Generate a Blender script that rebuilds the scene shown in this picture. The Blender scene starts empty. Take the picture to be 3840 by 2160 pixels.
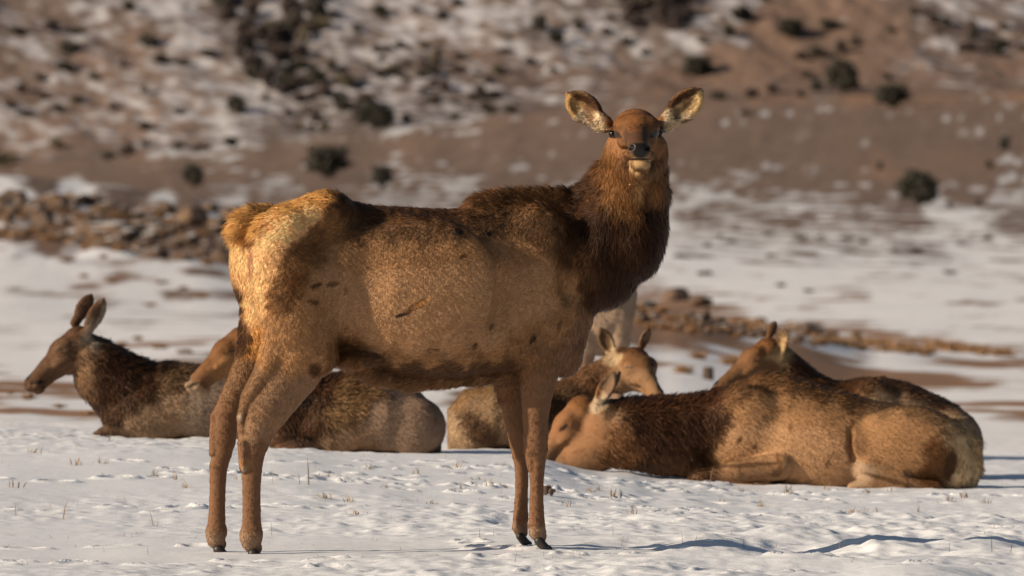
import bpy, math, random
import numpy as np
from math import radians, sin, cos, pi
rng = np.random.default_rng(7)
random.seed(7)
SC = bpy.context.scene
COL = SC.collection

# ------------------------------------------------------------------ camera, light, exposure
K = 0.1 / 3840.0            # tangent per photo pixel (360 mm lens on 36 mm)
CAM_H = 1.25                # metres above the snow under the standing elk
HOR = 880.0                 # photo row of eye level
FEET_Y = 40.0               # camera to standing elk
cd = bpy.data.cameras.new('camera'); cam = bpy.data.objects.new('camera', cd); COL.objects.link(cam)
cam.location = (0, -FEET_Y, CAM_H); cam.rotation_euler = (radians(90), 0, 0)
cd.lens = 360; cd.sensor_width = 36; cd.shift_y = -(1080 - HOR) / 3840.0
cd.clip_start = 0.5; cd.clip_end = 12000
cd.dof.use_dof = True; cd.dof.focus_distance = FEET_Y - 0.05; cd.dof.aperture_fstop = 9.0
SC.camera = cam
SUN_EL, SUN_AZ = radians(22), radians(65)     # azimuth measured from the camera side towards the left
sdir = (-cos(SUN_EL) * sin(SUN_AZ), -cos(SUN_EL) * cos(SUN_AZ), sin(SUN_EL))
W = bpy.data.worlds.new('World'); SC.world = W; W.use_nodes = True
nt = W.node_tree; bg = nt.nodes['Background']
sky = nt.nodes.new('ShaderNodeTexSky'); sky.sky_type = 'NISHITA'; sky.sun_disc = False
sky.sun_elevation = SUN_EL; sky.sun_rotation = math.atan2(sdir[0], sdir[1])
nt.links.new(sky.outputs[0], bg.inputs[0]); bg.inputs[1].default_value = 0.052
ld = bpy.data.lights.new('sun', 'SUN'); ld.energy = 5.0; ld.angle = radians(0.5); ld.color = (1.0, 0.83, 0.63)
sun = bpy.data.objects.new('sun', ld); COL.objects.link(sun)
from mathutils import Vector, Matrix
sun.rotation_euler = Vector(sdir).to_track_quat('Z', 'Y').to_euler()
sun.location = (-20, -10, 15)
SC.view_settings.view_transform = 'Standard'; SC.view_settings.look = 'None'
SC.view_settings.gamma = 1; SC.view_settings.use_curve_mapping = False
SC.view_settings.exposure = 0.17
SC.render.engine = 'CYCLES'
SC.cycles.use_denoising = True
SC.cycles.max_bounces = 5; SC.cycles.diffuse_bounces = 3; SC.cycles.glossy_bounces = 2
try:
    SC.cycles_curves.shape = 'RIBBONS'
except Exception: pass

# ------------------------------------------------------------------ helpers
def tag(o, label=None, cat=None, group=None, kind=None):
    if label: o['label'] = label
    if cat: o['category'] = cat
    if group: o['group'] = group
    if kind: o['kind'] = kind
    return o
def link(o, parent=None):
    COL.objects.link(o)
    if parent: o.parent = parent
    return o
def empty(name, loc):
    o = bpy.data.objects.new(name, None); o.location = loc; o.empty_display_size = .1
    return link(o)
def waves(n, lo, hi, seed, dim=3):
    r = np.random.default_rng(seed)
    d = r.normal(size=(n, dim)); d /= np.linalg.norm(d, axis=1)[:, None]
    f = np.exp(r.uniform(np.log(lo), np.log(hi), n))
    return (d * (2 * pi / f)[:, None]).astype(np.float32), r.uniform(0, 2 * pi, n).astype(np.float32)
def noise(P, lo, hi, seed, n=10):
    """smooth noise from random waves with wavelengths lo..hi, about -1..1"""
    k, ph = waves(n, lo, hi, seed, P.shape[1]); s = np.zeros(len(P), np.float32)
    for i in range(n): s += np.sin(P @ k[i] + ph[i])
    return s / math.sqrt(n / 2.0) * .6
def smooth(a, b, x):
    t = np.clip((x - a) / (b - a), 0, 1); return t * t * (3 - 2 * t)

# value noise on a lattice (crisper than waves), 2-D
def vnoise2(x, y, seed):
    xi = np.floor(x).astype(np.int64); yi = np.floor(y).astype(np.int64)
    fx = x - xi; fy = y - yi; fx = fx * fx * (3 - 2 * fx); fy = fy * fy * (3 - 2 * fy)
    def h(a, b):
        n = (a * 374761393 + b * 668265263 + seed * 974711) & 0xffffffff
        n = ((n ^ (n >> 13)) * 1274126177) & 0xffffffff
        return ((n ^ (n >> 16)) & 0xffff) / 65535.0
    return (h(xi, yi) * (1 - fx) + h(xi + 1, yi) * fx) * (1 - fy) + (h(xi, yi + 1) * (1 - fx) + h(xi + 1, yi + 1) * fx) * fy
def fbm2(x, y, seed, o=4):
    s = 0; a = .5
    for i in range(o):
        s = s + a * vnoise2(x, y, seed + i); x = x * 2.03 + 5.1; y = y * 2.03 - 3.7; a *= .5
    return s

# ------------------------------------------------------------------ distance-field modelling (units: photo pixels)
# axes of a field: 0 = right (px), 1 = away from the camera, 2 = down (py)
class Field:
    def __init__(s, lo, hi, h):
        s.h = h; s.lo = np.array(lo, np.float32)
        s.n = (np.ceil((np.array(hi) - np.array(lo)) / h).astype(int) + 1)
        s.F = np.full(s.n, 60.0, np.float32)
    def block(s, lo, hi):
        a = np.clip(np.floor((np.array(lo) - s.lo) / s.h).astype(int), 0, s.n - 1)
        b = np.clip(np.ceil((np.array(hi) - s.lo) / s.h).astype(int) + 1, 1, s.n)
        if np.any(b <= a): return None
        sl = tuple(slice(int(x), int(y)) for x, y in zip(a, b))
        g = [(s.lo[i] + s.h * np.arange(a[i], b[i], dtype=np.float32)) for i in range(3)]
        return sl, g[0][:, None, None], g[1][None, :, None], g[2][None, None, :]
    def put(s, sl, d, k, op):
        f = s.F[sl]
        if op == 'add':
            h = np.clip(.5 + .5 * (f - d) / k, 0, 1)
            s.F[sl] = f * (1 - h) + d * h - k * h * (1 - h)
        else:                                  # carve
            h = np.clip(.5 - .5 * (f + d) / k, 0, 1)
            s.F[sl] = f * (1 - h) - d * h + k * h * (1 - h)
    def ell(s, c, r, R=None, k=12, op='add'):
        c = np.array(c, np.float32); r = np.array(r, np.float32); m = r.max() + k + 25 if R is not None else None
        if R is None: lo, hi = c - r - k - 25, c + r + k + 25
        else: lo, hi = c - m, c + m
        B = s.block(lo, hi)
        if B is None: return
        sl, X, Y, Z = B; X = X - c[0]; Y = Y - c[1]; Z = Z - c[2]
        if R is not None:
            R = np.array(R, np.float32)
            X, Y, Z = (R[0][0]*X + R[0][1]*Y + R[0][2]*Z, R[1][0]*X + R[1][1]*Y + R[1][2]*Z, R[2][0]*X + R[2][1]*Y + R[2][2]*Z)
        k0 = np.sqrt((X/r[0])**2 + (Y/r[1])**2 + (Z/r[2])**2)
        k1 = np.sqrt((X/r[0]**2)**2 + (Y/r[1]**2)**2 + (Z/r[2]**2)**2)
        s.put(sl, k0 * (k0 - 1) / np.maximum(k1, 1e-6), k, op)
    def chain(s, pts, k=12, flat=1.0, ax=None, op='add'):
        """tapered tube through (x, away, y, radius) points; flat scales its thickness along unit axis ax"""
        P = np.array(pts, np.float32)
        A = None
        if flat != 1.0:
            a = np.array(ax, np.float32); a /= np.linalg.norm(a); A = a
        for i in range(len(P) - 1):
            p, q = P[i][:3], P[i+1][:3]; ra, rb = P[i][3], P[i+1][3]
            rm = max(ra, rb) * max(1, flat) + k + 25
            B = s.block(np.minimum(p, q) - rm, np.maximum(p, q) + rm)
            if B is None: continue
            sl, X, Y, Z = B
            X = X - p[0]; Y = Y - p[1]; Z = Z - p[2]
            e = q - p
            if A is not None:
                t0 = (X*A[0] + Y*A[1] + Z*A[2]) * (1/flat - 1)
                X = X + t0*A[0]; Y = Y + t0*A[1]; Z = Z + t0*A[2]
                e = e + A * (e @ A) * (1/flat - 1)
            L = max(float(e @ e), 1e-6)
            t = np.clip((X*e[0] + Y*e[1] + Z*e[2]) / L, 0, 1)
            d = np.sqrt((X - t*e[0])**2 + (Y - t*e[1])**2 + (Z - t*e[2])**2) - (ra + (rb - ra) * t)
            s.put(sl, d, k if i == 0 else 4, op)
    def loft(s, st, to_uv, k=15, top=.25, pw=2.2):
        """torso: stations (u, top, bottom, half width); to_uv gives (u, v) from field axes"""
        S = np.array(st, np.float32)
        B = s.block(s.lo, s.lo + s.h * s.n)
        sl, X, Y, Z = B
        u, v = to_uv(X, Y)
        uc = np.clip(u, S[0, 0], S[-1, 0])
        it = lambda j: np.interp(uc.ravel(), S[:, 0], S[:, j]).reshape(uc.shape).astype(np.float32)
        T, Bo, Wd = it(1), it(2), it(3)
        c = (T + Bo) / 2; a = (Bo - T) / 2
        zz = (Z - c) / a
        w = Wd * (1 - top * np.clip(-zz, 0, 1.3) ** 1.5)
        d = (np.abs(v / w) ** pw + np.abs(zz) ** pw) ** (1 / pw) - 1
        d = d * np.minimum(a, Wd) * .85
        over = np.abs(u - uc)
        d = np.where(over > 0, np.sqrt(np.maximum(d, 0)**2 + over**2) + np.minimum(d, 0)*0, d)
        s.put(sl, np.minimum(d, 60), k, 'add')
    def sample_grad(s, V):
        q = (V - s.lo) / s.h
        def at(o):
            p = np.clip(q + o, 0, s.n - 1.001); i = p.astype(int); f = p - i
            r = 0
            for a in (0, 1):
                for b in (0, 1):
                    for c in (0, 1):
                        w = (f[:, 0] if a else 1-f[:, 0]) * (f[:, 1] if b else 1-f[:, 1]) * (f[:, 2] if c else 1-f[:, 2])
                        r = r + w * s.F[i[:, 0]+a, i[:, 1]+b, i[:, 2]+c]
            return r
        e = .8
        g = np.stack([at(np.eye(3)[j]*e) - at(-np.eye(3)[j]*e) for j in range(3)], 1)
        return g / np.maximum(np.linalg.norm(g, axis=1), 1e-6)[:, None]
    def mesh(s):
        F = s.F; ins = F < 0
        c8 = sum(ins[a:ins.shape[0]-1+a, b:ins.shape[1]-1+b, c:ins.shape[2]-1+c].astype(np.int8)
                 for a in (0, 1) for b in (0, 1) for c in (0, 1))
        act = (c8 > 0) & (c8 < 8)
        I = np.argwhere(act); idx = np.full(act.shape, -1, np.int32); idx[tuple(I.T)] = np.arange(len(I))
        pos = np.zeros((len(I), 3), np.float32); cnt = np.zeros(len(I), np.float32)
        cr = [(a, b, c) for a in (0, 1) for b in (0, 1) for c in (0, 1)]
        for p in cr:
            for ax in range(3):
                if p[ax]: continue
                q = list(p); q[ax] = 1
                fa = F[I[:, 0]+p[0], I[:, 1]+p[1], I[:, 2]+p[2]]; fb = F[I[:, 0]+q[0], I[:, 1]+q[1], I[:, 2]+q[2]]
                m = (fa < 0) != (fb < 0)
                t = np.where(m, fa / np.where(m, fa - fb, 1), 0)
                for j in range(3):
                    pos[:, j] += np.where(m, p[j] + (t if j == ax else 0), 0)
                cnt += m
        V = s.lo + s.h * (I + pos / cnt[:, None])
        faces = []
        for ax in range(3):
            a = [slice(None)]*3; b = [slice(None)]*3
            a[ax] = slice(0, -1); b[ax] = slice(1, None)
            x = ins[tuple(a)]; y = ins[tuple(b)]
            E = np.argwhere(x != y); o1, o2 = [j for j in range(3) if j != ax]
            E = E[(E[:, o1] > 0) & (E[:, o2] > 0) & (E[:, o1] < F.shape[o1]-1) & (E[:, o2] < F.shape[o2]-1)]
            fl = x[tuple(E.T)]
            def cell(d1, d2):
                q = E.copy(); q[:, o1] -= d1; q[:, o2] -= d2
                return idx[tuple(q.T)]
            Q = np.stack([cell(1, 1), cell(0, 1), cell(0, 0), cell(1, 0)], 1)
            if ax == 1: fl = ~fl
            Q[~fl] = Q[~fl][:, ::-1]
            faces.append(Q)
        Q = np.concatenate(faces); Q = Q[(Q >= 0).all(1)]
        return V.astype(np.float32), Q

def mesh_from(name, V, Q, cols=None, smooth_=True):
    me = bpy.data.meshes.new(name)
    n = Q.shape[1]
    me.vertices.add(len(V)); me.vertices.foreach_set('co', np.ascontiguousarray(V, np.float32).ravel())
    me.loops.add(Q.size); me.loops.foreach_set('vertex_index', np.ascontiguousarray(Q, np.int32).ravel())
    me.polygons.add(len(Q)); me.polygons.foreach_set('loop_start', np.arange(0, Q.size, n, dtype=np.int32))
    if smooth_: me.polygons.foreach_set('use_smooth', np.ones(len(Q), bool))
    me.update(calc_edges=True)
    if cols is not None:
        for nm, c in cols.items():
            if c.ndim == 2 and c.shape[1] == 4:
                a = me.attributes.new(nm, 'FLOAT_COLOR', 'POINT'); a.data.foreach_set('color', np.ascontiguousarray(c, np.float32).ravel())
            else:
                a = me.attributes.new(nm, 'FLOAT', 'POINT'); a.data.foreach_set('value', np.ascontiguousarray(c, np.float32).ravel())
    return me

def idw(P, C, vals, pw=5, soft=12.0):
    """blend control-point values over points"""
    P = np.asarray(P, np.float32); C = np.asarray(C, np.float32); vals = np.asarray(vals, np.float32)
    out = np.zeros((len(P), vals.shape[1]), np.float32)
    for s in range(0, len(P), 100000):
        d = ((P[s:s+100000, None, :] - C[None]) ** 2).sum(2) + soft * soft
        w = d ** (-pw / 2.0); w /= w.sum(1)[:, None]
        out[s:s+100000] = w @ vals
    return out
# ------------------------------------------------------------------ materials
def newmat(name):
    m = bpy.data.materials.new(name); m.use_nodes = True
    return m, m.node_tree, m.node_tree.nodes['Principled BSDF']
def N(t, typ, **kw):
    n = t.nodes.new(typ)
    for k, v in kw.items(): setattr(n, k, v)
    return n
def ramp(t, src, stops):
    r = t.nodes.new('ShaderNodeValToRGB'); e = r.color_ramp.elements
    while len(e) < len(stops): e.new(.5)
    for i, (p, c) in enumerate(stops): e[i].position = p; e[i].color = c if len(c) == 4 else (*c, 1)
    t.links.new(src, r.inputs[0]); return r.outputs[0]
def nz(t, vec, scale, detail=4, rough=.55, dist=0):
    n = N(t, 'ShaderNodeTexNoise'); n.inputs['Scale'].default_value = scale
    n.inputs['Detail'].default_value = detail; n.inputs['Roughness'].default_value = rough
    n.inputs['Distortion'].default_value = dist
    t.links.new(vec, n.inputs['Vector']); return n.outputs['Fac']
def mixc(t, fac, a, b, typ='MIX'):
    m = N(t, 'ShaderNodeMix', data_type='RGBA', blend_type=typ)
    for s, v in ((0, fac), (6, a), (7, b)):
        if hasattr(v, 'is_linked'): t.links.new(v, m.inputs[s])
        else: m.inputs[s].default_value = v if s == 0 else (*v, 1)
    return m.outputs[2]
def mth(t, op, a, b=0.0, clamp=False):
    m = N(t, 'ShaderNodeMath', operation=op); m.use_clamp = clamp
    for i, v in ((0, a), (1, b)):
        if hasattr(v, 'is_linked'): t.links.new(v, m.inputs[i])
        else: m.inputs[i].default_value = v
    return m.outputs[0]
def bump(t, p, h, strength, dist):
    b = N(t, 'ShaderNodeBump'); b.inputs['Strength'].default_value = strength; b.inputs['Distance'].default_value = dist
    t.links.new(h, b.inputs['Height']); t.links.new(b.outputs[0], p.inputs['Normal']); return b

MAT = {}
def m_skin():
    m, t, p = newmat('elk hide')
    a = N(t, 'ShaderNodeAttribute', attribute_name='col'); t.links.new(a.outputs['Color'], p.inputs['Base Color'])
    g = mth(t, 'SUBTRACT', 1.0, a.outputs['Alpha'])
    t.links.new(mth(t, 'ADD', mth(t, 'MULTIPLY', g, .55), .28), p.inputs['Roughness'])
    p.inputs['Specular IOR Level'].default_value = .25
    tc = N(t, 'ShaderNodeTexCoord'); h = nz(t, tc.outputs['Object'], 260, 3)
    bump(t, p, h, .35, .004)
    MAT['skin'] = m
def m_fur():
    m, t, p = newmat('elk fur')
    a = N(t, 'ShaderNodeAttribute', attribute_name='col')
    t.links.new(a.outputs['Color'], p.inputs['Base Color'])
    n = N(t, 'ShaderNodeAttribute', attribute_name='nrm'); t.links.new(n.outputs['Vector'], p.inputs['Normal'])
    p.inputs['Roughness'].default_value = .55; p.inputs['Specular IOR Level'].default_value = .18
    MAT['fur'] = m
def m_simple(key, name, col, rough=.8, spec=.3, nscale=None, amt=.3, bumpd=None):
    m, t, p = newmat(name); p.inputs['Roughness'].default_value = rough; p.inputs['Specular IOR Level'].default_value = spec
    if nscale:
        tc = N(t, 'ShaderNodeTexCoord'); f = nz(t, tc.outputs['Object'], nscale, 5)
        c = mixc(t, f, tuple(x*(1-amt) for x in col), tuple(min(1, x*(1+amt)) for x in col))
        t.links.new(c, p.inputs['Base Color'])
        if bumpd: bump(t, p, f, .6, bumpd)
    else: p.inputs['Base Color'].default_value = (*col, 1)
    MAT[key] = m
m_skin(); m_fur()
m_simple('eye', 'dark wet eye', (.010, .005, .003), .12, .3)
m_simple('hoof', 'black hoof horn', (.025, .02, .018), .45, .4, 60, .4, .002)
# ------------------------------------------------------------------ ground
PXC = np.array([-2600, -400, 0, 350, 700, 1000, 1350, 1650, 1950, 2300, 2500, 2900, 3300, 3700, 4300, 6500], float)
def ytoz(y, D): return CAM_H - (np.asarray(y, float) - HOR) * K * D
def row(D, z=None, y=None):
    """one depth row of the terrain: heights at the columns PXC"""
    if z is not None: return (D, np.interp(PXC, [a for a, _ in z], [b for _, b in z]) if isinstance(z, list) else np.full(len(PXC), float(z)))
    return (D, ytoz(np.interp(PXC, [a for a, _ in y], [b for _, b in y]), D))
EDGE = [(-2600, 660), (0, 622), (350, 600), (1000, 538), (1500, 482), (1800, 445), (2500, 388), (3200, 362), (3840, 352), (6500, 340)]
def sh(l, dy): return [(a, b + dy) for a, b in l]
ROWS = [row(4, z=-.02), row(34, z=0), row(40, z=[(0, .0), (1000, -.012), (2000, .008), (3800, 0)]),
        row(45, z=[(0, .10), (1400, .07), (2000, .05), (2900, .0), (3800, -.01)]),
        row(49.3, z=[(0, .225), (700, .215), (1350, .168), (1950, .16), (2200, .10), (2500, .045), (2900, .012), (3800, .0)]),
        row(52.5, z=[(0, .215), (700, .20), (1350, .165), (1950, .15), (2300, .07), (2900, .0), (3800, -.02)]),
        row(57, z=[(0, .15), (1350, .10), (1950, .06), (2900, -.03), (3800, -.05)]),
        row(64, z=[(0, .08), (1350, .0), (2900, -.1)]),
        row(80, z=[(0, .0), (1350, -.08), (2300, -.08), (2900, -.18)]),
        row(100, z=[(0, -.1), (1500, -.12), (2300, .05), (3300, -.25)]),
        row(122, z=[(0, -.2), (1500, -.1), (2100, .3), (2400, .42), (2800, .16), (3300, -.16), (4000, -.3)]),
        row(150, z=[(0, -.28), (1500, -.2), (2300, .1), (3300, -.4)]),
        row(190, z=[(0, -.1), (900, -.25), (1500, -.4), (3300, -.45)]),
        row(222, y=[(-2600, 980), (0, 985), (900, 1010), (1300, 1110), (3800, 1110)]),
        row(262, y=[(-2600, 780), (0, 800), (900, 880), (1300, 1010), (3800, 1040)]),
        row(285, y=[(-2600, 690), (0, 700), (500, 745), (900, 800), (1250, 940), (3800, 1010)]),
        row(303, y=[(-2600, 620), (0, 652), (350, 690), (700, 742), (950, 782), (1250, 900), (3800, 995)]),
        row(330, y=[(-2600, 640), (0, 668), (700, 755), (1100, 850), (3800, 970)]),
        row(420, y=[(-2600, 700), (0, 700), (700, 790), (1300, 860), (3800, 910)]),
        row(560, y=[(-2600, 720), (0, 720), (900, 775), (2400, 840), (3800, 850)]),
        row(700, y=[(-2600, 720), (0, 715), (900, 745), (2000, 780), (3800, 795)]),
        row(760, y=[(-2600, 710), (0, 700), (900, 735), (2000, 765), (3800, 768)]),
        row(960, y=[(a, .5*b + .5*(730 if a < 900 else 750)) for a, b in EDGE]),
        row(1150, y=EDGE), row(1165, y=sh(EDGE, 4)), row(1182, y=sh(EDGE, -12)), row(1232, y=sh(EDGE, -520)), row(1290, y=sh(EDGE, -1150)), row(1450, y=sh(EDGE, -1700)), row(2400, y=sh(EDGE, -1750))]
RD = np.array([r[0] for r in ROWS]); RZ = np.stack([r[1] for r in ROWS])
def hermite(D):
    """smooth interpolation over depth: index, weights (monotone-ish Catmull-Rom in log depth)"""
    x = np.log(RD); q = np.log(np.clip(D, RD[0], RD[-1])); i = np.clip(np.searchsorted(x, q, 'right') - 1, 0, len(x) - 2)
    t = (q - x[i]) / (x[i+1] - x[i]); return i, t
XR = np.log(RD); MZ = np.zeros_like(RZ)
for i_ in range(1, len(RD) - 1):
    d0 = (RZ[i_] - RZ[i_-1]) / (XR[i_] - XR[i_-1]); d1 = (RZ[i_+1] - RZ[i_]) / (XR[i_+1] - XR[i_])
    MZ[i_] = np.where(d0 * d1 > 0, 2 * d0 * d1 / np.where(d0 + d1 == 0, 1, d0 + d1), 0)
def base_z(X, D):
    X = np.asarray(X, float); D = np.asarray(D, float)
    px = X / (K * np.maximum(D, 20)) + 1920
    j = np.clip(np.searchsorted(PXC, px, 'right') - 1, 0, len(PXC) - 2)
    f = np.clip((px - PXC[j]) / (PXC[j+1] - PXC[j]), 0, 1); f = f * f * (3 - 2 * f)
    i, t = hermite(D); h = (XR[i+1] - XR[i])
    g = lambda M, a: M[a, j] * (1 - f) + M[a, j+1] * f
    t2, t3 = t * t, t * t * t
    return (2*t3 - 3*t2 + 1) * g(RZ, i) + (t3 - 2*t2 + t) * h * g(MZ, i) + (-2*t3 + 3*t2) * g(RZ, i+1) + (t3 - t2) * h * g(MZ, i+1)
def relief(X, D):
    s = D * .00045
    r = np.zeros_like(X)
    w1 = smooth(60, 120, D) * (1 - smooth(700, 1100, D))
    r += w1 * .10 * (fbm2(X / 2.2, D / 3.0, 21, 4) - .47) * np.clip(D / 200, .4, 3)
    r += smooth(700, 900, D) * (1 - smooth(1100, 1165, D)) * .5 * (fbm2(X / 6, D / 14, 31, 4) - .47)
    w2 = smooth(1170, 1200, D)
    r += w2 * (1.9 * (fbm2(X / 9 + D / 16, D / 22, 41, 5) - .47) + .7 * (fbm2(X / 1.8, D / 3, 51, 3) - .47))
    ro = smooth(215, 230, D) * (1 - smooth(285, 296, D)) * (1 - smooth(-9, -6.0, X + 0*D))
    r += ro * .35 * (fbm2(X / 1.1, D / 3.5, 61, 4) - .3)
    return r
_fr = np.random.default_rng(77); FOOT = []
for _t in range(20):                                  # hoof prints in wandering trails
    _x, _d, _a = _fr.uniform(-2.6, 2.6), _fr.uniform(37.5, 50), _fr.choice([0, pi]) + _fr.normal(0, .5)
    for _k in range(_fr.integers(6, 16)):
        _x += cos(_a) * .34; _d += sin(_a) * .34 + _fr.normal(0, .04); _a += _fr.normal(0, .16)
        FOOT.append((_x, _d + (.09 if _k % 2 else -.09), _fr.uniform(.055, .085), _a + _fr.normal(0, .2), _fr.uniform(.02, .045)))
def near_bumps(X, D):
    a = (fbm2(X * 1.1, D * .45, 5, 3) - .45) * .06
    b = (fbm2(X * 5.2, D * 4.0, 9, 4) - .45) * .055
    c = np.abs(vnoise2(X * 9.5, D * 8, 15) - .5) * -.035
    e = (vnoise2(X * 26, D * 24, 19) - .5) * .012
    pit = np.clip(vnoise2(X * 3.1, D * 2.2, 27) - .72, 0, 1) * -.16
    pz = np.clip(vnoise2(X * 7.0, D * 3.1, 37) - .7, 0, 1) * .10
    amp = np.clip(4.2 * (fbm2(X * .55 + 3, D * .30, 47, 3) - .30), .22, 1.8) + .10 * np.clip(X, -2, 2)
    for (fx, fd) in ((-1.0, 39.68), (-1.14, 39.9), (.115, 40.05), (.04, 40.25)):
        a = a + .004 * np.exp(-((X - fx) ** 2 + (D - fd) ** 2) / .012)
    out = .8*a + amp * (.55*b + .5*c + .8*e + .5*pit + .35*pz) + .012
    out = out + .085 * smooth(.15, .8, X) * (1 - smooth(42, 43.5, D)) * (vnoise2(X * 2.7, D * 1.9, 57) - .5)
    for (fx, fd, fr, fa, fdep) in FOOT:
        m = (np.abs(X - fx) < .2) & (np.abs(D - fd) < .3)
        if not m.any(): continue
        dx = X[m] - fx; dd = D[m] - fd; u = dx * cos(fa) + dd * sin(fa); v = -dx * sin(fa) + dd * cos(fa)
        q = np.sqrt((u / fr) ** 2 + (v / (fr * .6)) ** 2)
        out[m] += -fdep * (1 - smooth(.55, 1.05, q)) + fdep * .35 * np.exp(-((q - 1.3) / .25) ** 2)
    return out
def ground_z(X, D):
    X = np.asarray(X, float); D = np.asarray(D, float)
    nb = (1 - smooth(60, 66, D)) * (1 - smooth(5.5, 7.5, np.abs(X)))
    return base_z(X, D) + relief(X, D) + nb * near_bumps(X, D)
_DD = np.exp(np.linspace(math.log(36), math.log(1440), 5200))
def hit(px, py):
    X = (px - 1920) * K * _DD; z = ground_z(X, _DD); y = HOR - (z - CAM_H) / (K * _DD)
    i = np.argmax(y <= py)
    if y[i] > py: i = len(_DD) - 1
    return X[i], _DD[i], z[i]

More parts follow.
